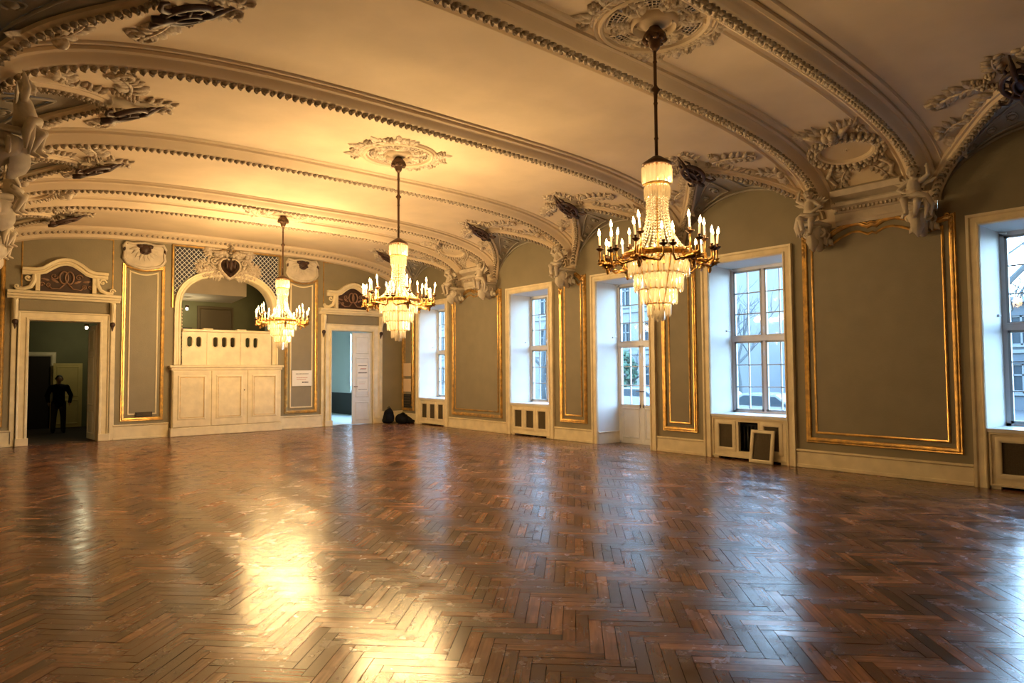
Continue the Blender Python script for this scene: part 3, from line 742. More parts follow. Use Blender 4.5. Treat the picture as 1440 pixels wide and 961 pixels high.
# ------------------------------------------------------------------ gilt wall panels
GOLD = [(-.01, 0), (-.008, .02), (.008, .034), (.030, .04), (.045, .024), (.060, .03), (.070, 0)]
FIL = [(-.017, 0), (-.015, .014), (0, .022), (.015, .014), (.017, 0)]
def wavy(a0, a1, b0, b1, amp, n=32, mode='wave'):
    P = [(a0, b0), (a0, b1)]
    K = [(0, 0), (.04, -.10), (.10, -.28), (.17, -.12), (.26, .55), (.35, .95), (.42, .85), (.455, .50), (.475, .42), (.5, .62)] if mode == 'wave' else [(0, 0), (.12, 0), (.14, .35), (.30, .80), (.5, 1.0)]
    K = K+[(1-t, v) for t, v in K[::-1][1:]]
    if mode == 'flat': K = [(0, 0), (1, 0)]
    if mode == 'dip': K = [(t, -1.0*math.sin(PI*t)) for t in [i/12 for i in range(13)]]
    ts = [k[0] for k in K]; vs_ = [k[1] for k in K]
    m = n if mode != 'flat' else 1
    for i in range(1, m): t = i/m; P.append((a0+(a1-a0)*t, b1+amp*float(np.interp(t, ts, vs_))))
    return P+[(a1, b1), (a1, b0)]
def wall_panel(tw, a0, a1, b0, b1, label, mode='wave', amp=.14, gap=.085, base=None):
    t = empty('wall_panel', tw((a0+a1)/2, b0, 0), label, 'wall panel', 'framed wall panels')
    P = wavy(a0+.05, a1-.05, b0+.05, b1-.05, amp, mode=mode)
    MB().mould(P, GOLD, tw, closed=True).build('gilt_frame', 'gold', t, smooth=True)
    Q = wavy(a0+.05+gap, a1-.05-gap, b0+.05+gap, b1-.05-gap, amp*.92, mode=mode)
    MB().mould(Q, FIL, tw, closed=True).build('inner_moulding', 'cream' if mode != 'wave' else 'gold', t, smooth=True)
    cx_, cb = (a0+a1)/2, (b0+b1)/2
    MB().add([tw(cx_, cb, .005)]+[tw(p[0], p[1], .005) for p in Q], [(0, i+1, (i+1) % len(Q)+1) for i in range(len(Q))]).build('field', 'field', t)
    if mode == 'wave':
        mb = MB()
        for s_, a in ((1, a0), (-1, a1)):
            for k in range(4): mb.leaf(a+s_*.015, b1-.02-.07*k, -PI/2+s_*.1, .09, .05, .05, tw, h0=.02)
            mb.scroll(a+s_*.06, b1-.0, .035, 0, 1, s_, .014, tw, h=.035, n=8)
        mb.build('corner_leaf', 'gold', t, smooth='all')
    return t
wall_panel(RW, 2.74, 4.72, .40, 3.46, 'largest grey wall panel in a gilt wavy-topped frame, nearest on the window wall')
wall_panel(RW, 6.66, 7.36, .40, 3.42, 'narrow gilt-framed panel between the glazed door and the window with the loose grille', amp=.10)
wall_panel(RW, 9.30, 10.05, .40, 3.42, 'narrow gilt-framed panel between the glazed door and the middle window', amp=.10)
wall_panel(RW, 12.08, 14.14, .36, 3.42, 'large olive panel in a wavy-topped frame between the two farthest windows')
wall_panel(RW, 16.08, 16.72, .36, 3.40, 'narrow dark panel in the far right corner, papers pinned on it', amp=.06)
for a0, a1, lb in ((2.54, 3.37, 'tall gilt-framed panel between the left doorway and the gallery'), (6.23, 7.08, 'tall gilt-framed panel between the gallery and the right doorway'), (-.06, .44, 'partly hidden gilt-framed panel at the far left edge of the far wall')):
    wall_panel(FW, a0, a1, .42, 3.93, lb, mode='dip', amp=.07)
    if a0 > 1:   # shell cartouche with a small brown crest above the panel
        c = (a0+a1)/2
        t = empty('shell_cartouche', FW(c, 3.95, 0), 'cream shell cartouche with brown crest above the '+lb.replace('tall gilt-framed ', ''), 'cartouche', 'shell cartouches on the far wall')
        poly = [(c-.36, 4.42), (c-.41, 4.34), (c-.38, 4.20), (c-.40, 4.08), (c-.33, 3.98), (c-.20, 3.92), (c, 3.885), (c+.20, 3.92), (c+.33, 3.98), (c+.40, 4.08), (c+.38, 4.20), (c+.41, 4.34), (c+.36, 4.42), (c+.22, 4.40), (c, 4.44), (c-.22, 4.40)]
        mb = MB().prism(poly[::-1], .006, .06, FW); mb.mould(poly, [(-.05, .05), (-.03, .085), (0, .09), (.015, .06), (.015, .006)], FW, closed=True)
        mb.build('shell_body', 'figure', t, smooth=True)
        mb = MB()
        for k in range(9): a = -PI/2+(k-4)*.33; mb.leaf(c, 4.36, a, .33, .10, .05, FW, h0=.06)
        mb.build('shell_flute', 'figure', t, smooth='all')
        mb = MB(); mb.ell((c, 4.30, .08), (.13, .13, .06), 10, 6, tw=FW)
        for sg in (-1, 1):
            mb.ell((c+sg*.10, 4.37, .09), (.07, .05, .05), 8, 5, tw=FW); mb.scroll(c+sg*.06, 4.24, .05, 0, 1, sg, .018, FW, h=.13, n=8)
            mb.ell((c+sg*.41, 4.28, .06), (.03, .07, .04), 8, 5, tw=FW); mb.ell((c+sg*.41, 4.17, .05), (.022, .03, .03), 6, 4, tw=FW); mb.tube([(c+sg*.41, 4.40, .05), (c+sg*.30, 4.43, .06), (c+sg*.12, 4.41, .07)], .02, 5, True, FW)
        mb.build('brown_crest', 'crest', t, smooth='all', label='red-brown crest and tassels')

# thin mouldings round the upper wall fields
def outline(pts, name_i, m_='gold'):
    o = MB().mould(pts, [(-.014, 0), (-.008, .014), (.008, .014), (.014, 0)], FW, closed=True).build('trim_%d' % name_i, m_, smooth=True, kind='structure')
def above(x0, x1, zb):
    top = [(x0+(x1-x0)*i/16, min(4.46, zm(x0+(x1-x0)*i/16)-.17)) for i in range(17)]
    return [(x0, zb)]+top+[(x1, zb)]
outline(above(.72, 2.34, 3.28), n_tr+1); outline(above(7.26, 8.88, 3.28), n_tr+2)
n_tr += 2

# ------------------------------------------------------------------ far wall door cases
def door_leaf(parent, w, h, n_pan=3, m_='cream'):
    """leaf in local coordinates, hinge at x=0, opens about z"""
    T1 = lambda a, b, hh: (a, -.022-hh, b); T2 = lambda a, b, hh: (a, .022+hh, b)
    mb = MB().box((w/2, 0, h/2), (w, .044, h))
    for T_ in (T1, T2):
        for (b0, b1) in ((.12, .62), (.76, 1.86), (1.98, h-.10)):
            mb.mould([(.10, b0), (.10, b1), (w-.10, b1), (w-.10, b0)], [(-.03, .0), (-.02, .016), (0, .012), (.01, 0)], T_, closed=True)
    o = mb.build('door_leaf', m_, None); o.parent = parent
    return o
def doorcase(idx, c):
    root = empty('door_%d' % idx, FW(c, 0, 0), kind='structure')
    PR = [(0, -.02), (0, .03), (.015, .05), (.045, .05), (.06, .03), (.15, .03), (.165, .055), (.185, .06), (.19, .0)]
    MB().mould([(c-DW, 0), (c-DW, DH), (c+DW, DH), (c+DW, 0)], PR, FW).build('casing', 'cream', root, smooth=True)
    mb = MB()
    for sg in (-1, 1):
        mb.cbox(c+sg*.875-.045*1, c+sg*.875+.045, 0, 3.02, -.01, .03, FW, .01); mb.cbox(c+sg*.72-.10, c+sg*.72+.12, 0, .16, -.01, .075, FW, .01)
    mb.build('pilaster_strip', 'cream', root)
    MB().cbox(c-.80, c+.80, 2.80, 3.04, -.01, .025, FW, .01).build('frieze', 'wall', root)
    mb = MB()     # reveal of the doorway
    for sg in (-1, 1): mb.add([(c+sg*DW, YF, 0), (c+sg*DW, YF+.34, 0), (c+sg*DW, YF+.34, DH), (c+sg*DW, YF, DH)], [(0, 1, 2, 3)])
    mb.add([(c-DW, YF, DH), (c-DW, YF+.34, DH), (c+DW, YF+.34, DH), (c+DW, YF, DH)], [(0, 1, 2, 3)])
    mb.build('reveal', 'cream', root)
    for sg in (-1, 1):      # scrolled consoles
        q = c+sg*.86; mb = MB()
        mb.cbox(q-.05, q+.05, 2.60, 3.05, 0, .07, FW, .015); mb.cbox(q-.04, q+.04, 2.82, 3.04, .05, .13, FW, .02)
        mb.tube([FW(q, 3.0, .13), FW(q, 2.86, .12), FW(q, 2.72, .08), FW(q, 2.62, .06)], [.05, .045, .035, .03], 8)
        mb.build('console', 'cream', root, smooth=True)
        MB().ell(FW(q, 2.56, .05), (.055, .05, .06), 8, 5).tube([FW(q, 2.52, .04), FW(q, 2.40, .02)], [.03, .008], 6).build('console_drop', 'crest', root, smooth='all')
    Cx = lambda a, b, h: (a, YF-h, b)
    mb = MB()     # cornice: section swept along x
    sec = [(0, 3.04), (.05, 3.05), (.07, 3.09), (.12, 3.10), (.13, 3.14), (.19, 3.15), (.20, 3.20), (0, 3.205)]
    x0, x1 = c-1.0, c+1.0
    vs = [FW(x0, z, h) for h, z in sec]+[FW(x1, z, h) for h, z in sec]; n = len(sec)
    mb.add(vs, [(i, i+1, n+i+1, n+i) for i in range(n-1)]+[tuple(range(n)), tuple(range(2*n-1, n-1, -1))]); mb.build('cornice', 'cream', root)
    # segmental pediment
    def arc(dz=0, sx=1.0):
        P = [(c-.76*sx, 3.66+dz), (c-.52*sx, 3.66+dz)]
        for i in range(11): t = i/10; P.append((c-.40+.80*t, 3.70+dz+.21*math.sin(PI*t)))
        return P+[(c+.52*sx, 3.66+dz), (c+.76*sx, 3.66+dz)]
    mb = MB().mould(arc(), [(-.11, 0), (-.11, .05), (-.07, .07), (-.06, .05), (-.03, .05), (-.02, .11), (.03, .13), (.045, .10), (.045, 0)], FW)
    for sg in (-1, 1):
        mb.tube([FW(c+sg*.55, 3.56, .05), FW(c+sg*.56, 3.42, .06), FW(c+sg*.62, 3.30, .06), FW(c+sg*.74, 3.24, .05), FW(c+sg*.86, 3.25, .05)], [.045, .05, .045, .04, .03], 8)
        mb.scroll(c+sg*.66, 3.48, .07, 0, 1.2, sg, .022, FW, h=.05); mb.scroll(c+sg*.84, 3.29, .06, 0, 1.2, sg, .02, FW, h=.06)
        mb.cbox(c+sg*.50-.04, c+sg*.50+.04, 3.22, 3.56, 0, .09, FW, .01)
    mb.build('pediment', 'cream', root, smooth=True)
    poly = [(c-.52, 3.21), (c+.52, 3.21), (c+.52, 3.56)]+[(c+.40-.80*i/10, 3.62+.20*math.sin(PI*i/10)) for i in range(11)]+[(c-.52, 3.56)]
    MB().prism(poly, 0, .02, FW).build('tympanum', 'crest', root)
    mb = MB()
    for sg in (-1, 1):
        mb.tube([(c+sg*.05+.075*math.cos(k*PI/8), 3.53+.13*math.sin(k*PI/8), .04) for k in range(17)], .018, 6, False, FW)
        mb.tube([(c+sg*.03, 3.40, .03), (c+sg*.12, 3.29, .04), (c+sg*.26, 3.28, .04), (c+sg*.34, 3.38, .03)], .016, 5, True, FW)
        mb.scroll(c+sg*.31, 3.36, .05, -PI/2, 1.2, sg, .014, FW, h=.04); mb.scroll(c+sg*.22, 3.55, .07, 0, 1.3, sg, .014, FW, h=.04); mb.scroll(c+sg*.43, 3.36, .05, 0, 1.2, -sg, .013, FW, h=.04)
        mb.leaf(c+sg*.14, 3.42, (.5 if sg > 0 else PI-.5), .16, .07, .03, FW, h0=.01); mb.leaf(c+sg*.30, 3.46, (.2 if sg > 0 else PI-.2), .16, .06, .03, FW, h0=.01)
    mb.build('interlaced_scrollwork', M['carved'], root, smooth='all')
    return root
M['carved'] = mat('carved_brown_scrollwork', (.27, .15, .09), .45, noise=.3, nscale=12)
dr1 = doorcase(1, D1); dr2 = doorcase(2, D2)
# open leaf of the left doorway swung into the dark room; right leaf of the right doorway closed, its left leaf swung away
lf = door_leaf(dr1, .62, 2.55, m_='teal'); lf.location = (DW-.01, .30, .01); lf.rotation_euler = (0, 0, math.radians(96))
lf = door_leaf(dr2, .60, 2.56, m_='white'); lf.location = (DW-.0, .06, .01); lf.rotation_euler = (0, 0, math.radians(180)); 
MB().tube([(.55, .02, 1.05), (.55, .08, 1.05), (.47, .08, 1.05)], .010, 6).build('handle', 'bronze', None).parent = lf
lf2 = door_leaf(dr2, .60, 2.56, m_='dado'); lf2.location = (-DW+.03, .34, .01); lf2.rotation_euler = (0, 0, math.radians(91))

# ------------------------------------------------------------------ panelled front below the gallery, parapet and gallery
t = empty('panelled_cabinet', FW(4.80, 0, 0), 'cream cabinet front with three panelled doors below the gallery', 'cabinet')
C0, C1 = 3.53, 6.07
MB().box((4.80, YF-.082, .79), (C1-C0-.02, .156, 1.58)).cbox(C0-.02, C1+.02, 0, .20, .004, .185, FW, .01).build('carcass', 'cream', t)
mb = MB().cbox(C0-.05, C1+.05, 1.60, 1.655, .004, .21, FW, .012).cbox(C0-.02, C1+.02, 1.54, 1.60, .004, .185, FW, .01); mb.build('ledge', 'cream', t)
for k in range(3):
    a0 = C0+.01+k*(C1-C0-.02)/3+.012; a1 = C0+.01+(k+1)*(C1-C0-.02)/3-.012
    mb = MB().cbox(a0, a1, .215, 1.525, .155, .185, FW, .008)
    mb.mould([(a0+.12, .40), (a0+.12, 1.40), (a1-.12, 1.40), (a1-.12, .40)], [(-.03, .184), (-.02, .20), (0, .20), (.018, .192), (.02, .184)], FW, closed=True)
    d = mb.build('door', 'cream', t)
    MB().mould([(a0+.15, .43), (a0+.15, 1.37), (a1-.15, 1.37), (a1-.15, .43)], [(-.006, .186), (-.006, .192), (.006, .192), (.006, .186)], FW, closed=True).build('panel_line', 'gold', d)
    if k == 1: MB().ell(FW(a1-.06, 1.05, .20), (.016, .02, .016), 8, 5).build('knob', 'bronze', d, smooth='all')
# parapet with oval openings
t = empty('gallery_parapet', FW(4.80, 1.66, 0), 'cream parapet with seven oval openings in front of the gallery', 'parapet')
PY = .10; PW = lambda a, b, h=0: (a, YF-.02-h, b)
holes = [3.92, 4.12, 4.50, 4.70, 4.90, 5.26, 5.45]; P0, P1 = GC-GH+.02, GC+GH-.02
hw, hz0, hz1 = .052, 2.10, 2.34
def cap(c, s): return lambda x: ((hz1-hw) if s > 0 else (hz0+hw))+s*math.sqrt(max(0, hw*hw-(x-c)**2))
al = [P0, P1]; ops = []
for c in holes: al += [c+hw*math.sin(-PI/2+PI*i/10) for i in range(11)]; ops.append((c-hw, c+hw, cap(c, -1), cap(c, 1)))
mb = MB(); strips(mb, al, lambda a: 2.47, ops, PW, .035, 1.66); strips(mb, al, lambda a: 2.47, ops, PW, -.03, 1.66)
for c in holes:
    ring = [(c+hw*math.cos(a_), (hz1-hw if math.sin(a_) >= 0 else hz0+hw)+hw*math.sin(a_)) for a_ in [2*PI*k/20 for k in range(20)]]
    mb.mould(ring[::-1], [(0, -.03), (0, .035), (.008, .045), (.018, .045), (.024, .035)], PW, closed=True)
for c in (4.02, 4.30, 4.60, 4.80, 5.08, 5.355): mb.ell(PW(c, 2.22, .038), (.014, .012, .014), 6, 4)
mb.build('parapet_wall', 'cream', t, smooth=True)
mb = MB().cbox(P0, P1, 2.46, 2.52, -.06, .085, PW, .012)
for a in (4.32, 5.10): mb.cbox(a-.11, a+.11, 2.52, 2.545, -.05, .08, PW, .008); mb.cbox(a-.02, a+.02, 1.67, 2.46, .03, .045, PW, .006)
mb.build('coping', 'cream', t)
# arch moulding of the gallery opening, with a beaded inner edge
n_tr += 1; t = empty('trim_%d' % n_tr, FW(GC, 1.66, 0), kind='structure')
AP = [(GC-GH, 1.67)]+[(x, garch(x)) for x in gx]+[(GC+GH, 1.67)]
MB().mould(AP, [(0, -.30), (0, .035), (.02, .06), (.045, .06), (.055, .04), (.10, .04), (.12, .07), (.15, .075), (.16, 0)], FW).build('arch_moulding', 'cream', t, smooth=True)
mb = MB()
for sg in (-1, 1):
    z = 1.72
    while z < 3.0: mb.ell(FW(GC+sg*(GH-.012), z, -.02), (.03, .03, .03), 6, 4); z += .075
mb.build('bead_row', 'relief', t, smooth='all', kind='stuff')
MB().mould([(3.57, 3.02), (3.57, 4.47), (6.05, 4.47), (6.05, 3.02)], [(0, 0), (0, .03), (.01, .045), (.035, .045), (.05, .02), (.05, 0)], FW).build('gilt_border', 'gold', t, smooth=True)
# trellis spandrels
for sg, lb in ((-1, 'left'), (1, 'right')):
    t = empty('trellis_panel', FW(GC+sg*.95, 3.7, 0), 'navy panel with white diamond trellis %s of the carved crest over the gallery' % lb, 'trellis', 'trellis panels over the gallery')
    xo, xi = GC+sg*1.21, GC+sg*.46
    def lower(x):
        d = abs(x-GC); return 3.30 if d > GH+.14 else GS+(GR+.16)*(max(0, 1-(d/(GH+.16))**2.4))**(1/2.4)
    xs_ = [xo+(xi-xo)*i/14 for i in range(15)]
    mb = MB()
    for a, b in zip(xs_[:-1], xs_[1:]): mb.add([FW(a, lower(a), .008), FW(b, lower(b), .008), FW(b, 4.46, .008), FW(a, 4.46, .008)], [(0, 1, 2, 3)])
    mb.build('trellis_ground', 'navy', t)
    mb = MB(); st = .112
    lo_x, hi_x = min(xo, xi), max(xo, xi)
    for dirn in (1, -1):
        k = -60
        while k < 80:
            u0 = k*st; seg = []
            for i in range(0, 140):
                x = lo_x+(hi_x-lo_x)*i/139; z = 3.2+dirn*(x-lo_x)*1.1+u0
                if lower(x)+.0 < z < 4.45: seg.append((x, z))
            if len(seg) > 3: mb.mould([seg[0], seg[-1]], [(-.0055, .009), (-.0055, .014), (.0055, .014), (.0055, .009)], FW)
            k += 1
    mb.build('lattice', 'white', t, kind='stuff')
# carved crest over the arch
t = empty('carved_crest', FW(GC, 3.8, 0), 'cream carved foliage crest with brown heart shield over the gallery arch', 'crest')
mb = MB(); hp = []
for i in range(28):
    a = 2*PI*i/28; hx = .235*math.copysign(abs(math.sin(a))**1.7, math.sin(a)); hz = .0185*(13*math.cos(a)-2.6*math.cos(2*a)-.9*math.cos(3*a)-.6*math.cos(4*a)); hp.append((GC+hx, 4.07+hz*.98))
vs = [FW(GC, 4.10, .20)]+[FW(GC+(p[0]-GC)*.6, 4.10+(p[1]-4.10)*.6, .19) for p in hp]+[FW(p[0], p[1], .12) for p in hp]; n = 28
mb.add(vs, [(0, 1+i, 1+(i+1) % n) for i in range(n)]+[(1+i, 1+(i+1) % n, 1+n+(i+1) % n, 1+n+i) for i in range(n)])
for dx in (-.09, 0, .09): mb.ell((GC+dx, YF-.20, 4.14), (.030, .02, .16-abs(dx)*.5), 8, 5)
mb.build('heart_shield', 'crest', t, smooth='all', label='brown fluted heart shield')
mb = MB(); mb.mould(hp, [(-.02, .10), (-.01, .15), (.02, .15), (.045, .10), (.05, 0)], FW, closed=True)
random.seed(11)
for sg in (-1, 1):
    A = lambda a: a if sg > 0 else PI-a
    for (x, z, a, L, w, c_) in ((.18, 4.20, .9, .34, .12, .8), (.22, 4.02, .1, .42, .13, -.8), (.25, 3.93, -.3, .38, .12, .7), (.10, 4.30, 1.2, .22, .12, -1), (.40, 4.12, .5, .34, .11, -1), (.36, 4.30, .2, .26, .10, .8), (.45, 3.93, -.35, .30, .10, .8), (.10, 3.84, -.2, .4, .10, .3)):
        spray(mb, FW, GC+sg*x, z, A(a), L, 5, w, .10, curl=c_*sg)
    mb.scroll(GC+sg*.36, 4.20, .09, 0, 1.4, sg, .028, FW, h=.08); mb.scroll(GC+sg*.50, 4.02, .08, PI, 1.4, -sg, .024, FW, h=.07); mb.scroll(GC+sg*.30, 3.92, .07, 0, 1.4, sg, .024, FW, h=.08)
    mb.tube([FW(GC+sg*.05, 4.32, .12), FW(GC+sg*.14, 4.42, .14), FW(GC+sg*.30, 4.40, .12), FW(GC+sg*.42, 4.44, .08)], [.05, .06, .05, .02], 7)
    mb.cbox(GC+sg*.40-.17, GC+sg*.40+.17, 4.40, 4.52, 0, .10, FW, .02)
mb.flower(GC, 4.42, .12, FW, .14); mb.flower(GC, 4.55, .10, FW, .2)
mb.build('foliage', 'relief', t, smooth='all')

# ------------------------------------------------------------------ rooms seen through the openings
def quad(mb, a, b, c, d): mb.add([a, b, c, d], [(0, 1, 2, 3)])
def room(x0, x1, y0, y1, z0, z1, skip=''):
    mb = MB()
    if 'f' not in skip: quad(mb, (x0, y0, z0), (x1, y0, z0), (x1, y1, z0), (x0, y1, z0))
    quad(mb, (x0, y0, z1), (x1, y0, z1), (x1, y1, z1), (x0, y1, z1))
    if 'l' not in skip: quad(mb, (x0, y0, z0), (x0, y1, z0), (x0, y1, z1), (x0, y0, z1))
    if 'r' not in skip: quad(mb, (x1, y0, z0), (x1, y1, z0), (x1, y1, z1), (x1, y0, z1))
    if 'b' not in skip: quad(mb, (x0, y1, z0), (x1, y1, z0), (x1, y1, z1), (x0, y1, z1))
    return mb
# side room behind the left doorway
rm = room(-.6, 3.3, YF+.34, 21.6, .0, 2.95, 'f').build('wall_corridor', 'green_wall', kind='structure')
MB().box((1.35, 19.2, -.02), (4.0, 5.0, .04)).build('floor_corridor', 'dark', kind='structure')
mb = MB(); quad(mb, (-.6, YF+.34, 0), (D1-DW, YF+.34, 0), (D1-DW, YF+.34, 2.95), (-.6, YF+.34, 2.95)); quad(mb, (D1+DW, YF+.34, 0), (3.3, YF+.34, 0), (3.3, YF+.34, 2.95), (D1+DW, YF+.34, 2.95)); quad(mb, (D1-DW, YF+.34, DH), (D1+DW, YF+.34, DH), (D1+DW, YF+.34, 2.95), (D1-DW, YF+.34, 2.95))
mb.build('wall_corridor_front', 'green_wall', kind='structure')
BW_ = lambda x, z, h=0: (x, 21.58-h, z)
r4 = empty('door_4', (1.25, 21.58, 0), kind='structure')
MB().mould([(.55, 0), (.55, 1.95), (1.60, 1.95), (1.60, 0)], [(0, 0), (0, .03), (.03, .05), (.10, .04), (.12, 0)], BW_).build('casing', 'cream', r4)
MB().cbox(.55, 1.60, 0, 1.95, 0, .01, BW_, .002).build('painted_dark_opening', 'dark', r4)  # flat dark sheet, paints the shade inside the doorway
r5 = empty('door_5', (1.98, 21.45, 0), kind='structure')
mb = MB().box((1.98, 21.42, .89), (.66, .04, 1.74)); T = lambda a, b, h: (a, 21.40-h, b)
for b0, b1 in ((.12, .75), (.87, 1.66)): mb.mould([(1.74, b0), (1.74, b1), (2.22, b1), (2.22, b0)], [(-.02, 0), (-.01, .012), (.01, .012), (.02, 0)], T, closed=True)
mb.build('door_leaf', 'yellow_door', r5)
def small_lamp(name, loc, power, label, color=(1, .85, .6), r=.05):
    t = empty(name, loc, label, 'lamp')
    MB().lathe([(.001, .06), (.045, .055), (.05, .0), (.02, -.02)], 12).build('housing', 'bronze', None, smooth=True).parent = t
    MB().ell((0, 0, -.04), (.035, .035, .04), 8, 6).build('bulb', 'lamp_glow', None, smooth='all').parent = t
    L = bpy.data.lights.new(name+'_light', 'POINT'); L.energy = power; L.color = color; L.shadow_soft_size = r
    o = bpy.data.objects.new('lamp_light', L); COL.objects.link(o); o.parent = t; o.location = (0, 0, -.12)
small_lamp('spot_lamp', (2.25, 20.2, 2.72), 16, 'small bright spot lamp on the ceiling of the dark room behind the left doorway', (1, .86, .50))
# side room behind the right doorway, daylight from its own window and an added unseen one
mb = MB(); X0, X1, Y0, Y1, ZT = 6.9, 9.95, YF+.34, 23.4, 3.1
quad(mb, (X0, Y0, ZT), (X1, Y0, ZT), (X1, Y1, ZT), (X0, Y1, ZT)); quad(mb, (X0, Y0, 0), (X0, Y1, 0), (X0, Y1, ZT), (X0, Y0, ZT)); quad(mb, (X0, Y1, 0), (X1, Y1, 0), (X1, Y1, ZT), (X0, Y1, ZT))
SW = lambda y, z, h=0: (X1-h, y, z); W6 = 20.15
strips(mb, [Y0, 17.5, 18.9, W6-.55, W6+.55, Y1], lambda a: ZT, [(W6-.55, W6+.55, .78, 2.76), (17.5, 18.9, .78, 2.76)], SW)
quad(mb, (X0, Y0, 0), (D2-DW, Y0, 0), (D2-DW, Y0, ZT), (X0, Y0, ZT)); quad(mb, (D2+DW, Y0, 0), (X1, Y0, 0), (X1, Y0, ZT), (D2+DW, Y0, ZT)); quad(mb, (D2-DW, Y0, DH), (D2+DW, Y0, DH), (D2+DW, Y0, ZT), (D2-DW, Y0, ZT))
mb.build('wall_side_room', 'teal', kind='structure')
mb = MB().cbox(Y0, Y1, 0, .74, 0, .02, SW, .01); T = lambda x, z, h: (x, Y1-h, z); mb.cbox(X0, X1, 0, .74, 0, .02, T, .01); mb.build('baseboard_side_room', 'dado', kind='structure')
MB().box(((X0+X1)/2, (Y0+Y1)/2, -.02), (X1-X0, Y1-Y0, .04)).build('floor_side_room', 'teal', kind='structure')
r6 = empty('window_5', (X1, W6, 0), kind='structure')
mb = MB()
for y_ in (W6-.53, W6, W6+.53): mb.box((X1+.05, y_, 1.77), (.06, .05, 1.98))
for z_ in (.80, 1.22, 1.60, 2.0, 2.38, 2.74): mb.box((X1+.05, W6, z_), (.05, 1.10, .03 if z_ not in (.8, 2.0, 2.74) else .06))
fr = mb.build('frame', 'white', r6)
for k in range(2):
    for z0_, z1_ in ((.83, 1.205), (1.235, 1.585), (1.615, 1.97), (2.03, 2.365), (2.395, 2.71)): MB().add([(X1+.05, W6-.5+.525*k, z0_), (X1+.05, W6-.03+.525*k, z0_), (X1+.05, W6-.03+.525*k, z1_), (X1+.05, W6-.5+.525*k, z1_)], [(0, 1, 2, 3)]).build('pane', 'glass', fr)
r8 = empty('window_6', (X1, 18.2, 0), kind='structure'); mb = MB()  # unseen behind the door leaf, added so more daylight bounces in the room
for y_ in (17.52, 18.2, 18.88): mb.box((X1+.05, y_, 1.77), (.06, .05, 1.98))
for z_ in (.80, 2.0, 2.74): mb.box((X1+.05, 18.2, z_), (.05, 1.40, .06))
mb.build('frame', 'white', r8)
for wy, wh_, rt_ in ((18.2, 1.3, r8), (W6, 1.0, r6)):
    L = bpy.data.lights.new('daylight_portal', 'AREA'); L.shape = 'RECTANGLE'; L.size = 1.9; L.size_y = wh_; L.cycles.is_portal = True
    lo_ = bpy.data.objects.new('daylight_portal', L); COL.objects.link(lo_); lo_.parent = rt_; lo_.location = (.12, 0, 1.77); lo_.rotation_euler = (0, PI/2, 0)
# musicians' gallery behind the arch
mb = MB(); G0, G1, GY, GZ0, GZ1 = 3.2, 7.2, 20.3, 1.64, 4.3
quad(mb, (G0, YF+.02, GZ0), (G1, YF+.02, GZ0), (G1, GY, GZ0), (G0, GY, GZ0)); quad(mb, (G1, YF+.02, GZ0), (G1, GY, GZ0), (G1, GY, GZ1), (G1, YF+.02, GZ1)); quad(mb, (G0, YF+.02, GZ0), (G0, GY, GZ0), (G0, GY, GZ1), (G0, YF+.02, GZ1))
quad(mb, (G0, GY, GZ0), (G1, GY, GZ0), (G1, GY, GZ1), (G0, GY, GZ1)); mb.build('wall_gallery', 'green_wall', kind='structure')
mb = MB(); quad(mb, (G0, YF+.02, GZ1), (G1, YF+.02, GZ1), (G1, GY, GZ1), (G0, GY, GZ1)); quad(mb, (G0, 18.9, 3.62), (5.9, 18.9, 3.62), (5.9, GY, 3.55), (G0, GY, 3.55)); quad(mb, (G0, 18.9, 3.62), (5.9, 18.9, 3.62), (5.9, 18.9, GZ1), (G0, 18.9, GZ1)); quad(mb, (5.9, 18.9, 3.62), (5.9, GY, 3.55), (5.9, GY, GZ1), (5.9, 18.9, GZ1))
mb.build('ceiling_gallery', 'plaster', kind='structure')
T = lambda x, z, h=0: (x, GY-h, z)
r7 = empty('door_6', (5.4, GY, GZ0), kind='structure')
MB().cbox(4.95, 5.95, GZ0, 3.42, 0, .04, T, .01).mould([(5.02, 1.8), (5.02, 3.34), (5.88, 3.34), (5.88, 1.8)], [(-.02, .04), (0, .06), (.02, .04)], T, closed=True).build('door_leaf', 'olive_dark', r7)
t = empty('gallery_window_sheet', T(4.62, 2.60, 0), 'white sheet standing for the small bright window at the back of the gallery, lower left', 'picture')
MB().cbox(4.42, 4.82, 2.50, 2.78, 0, .03, T, .004).build('frame', 'iron', t); MB().cbox(4.44, 4.80, 2.515, 2.72, .028, .034, T, .002).build('sheet', 'paper', t)  # white sheet colour stands in for a small bright window
small_lamp('wall_lamp', (4.52, 19.6, 3.30), 14, 'small bright lamp at the left inside the gallery', (1, .86, .55))

# ------------------------------------------------------------------ papers
def paper(name, tw, a0, a1, b0, b1, label, cat, m_='paper', lines=(), group=None):
    t = empty(name, tw((a0+a1)/2, b0, 0), label, cat, group)
    MB().cbox(a0, a1, b0, b1, .0, .006, tw, .001).build('sheet', m_, t)
    for (u0, u1, v0, v1, mm) in lines:
        A, B = a0+(a1-a0)*u0, a0+(a1-a0)*u1; C, D = b0+(b1-b0)*v0, b0+(b1-b0)*v1
        n = max(2, int((u1-u0)*14)); mb = MB(); x = A
        random.seed(int(u0*97+v0*31))
        while x < B:
            w = min((B-A)/n*random.uniform(.5, 1.0), B-x); mb.cbox(x, x+w, C, D, .006, .0072, tw, .0002); x += w+(B-A)/n*.18
        mb.build('printed_line', mm, t)
FP = lambda x, z, h=0: (x, YF-.035-h, z)
paper('notice_sheet', FP, 6.40, 6.93, 1.11, 1.52, 'white landscape notice pinned on the panel left of the right doorway', 'notice', lines=((.18, .82, .76, .80, 'ink'), (.22, .78, .52, .55, 'ink_red'), (.22, .70, .42, .45, 'ink_red'), (.5, .82, .20, .28, 'ink')))
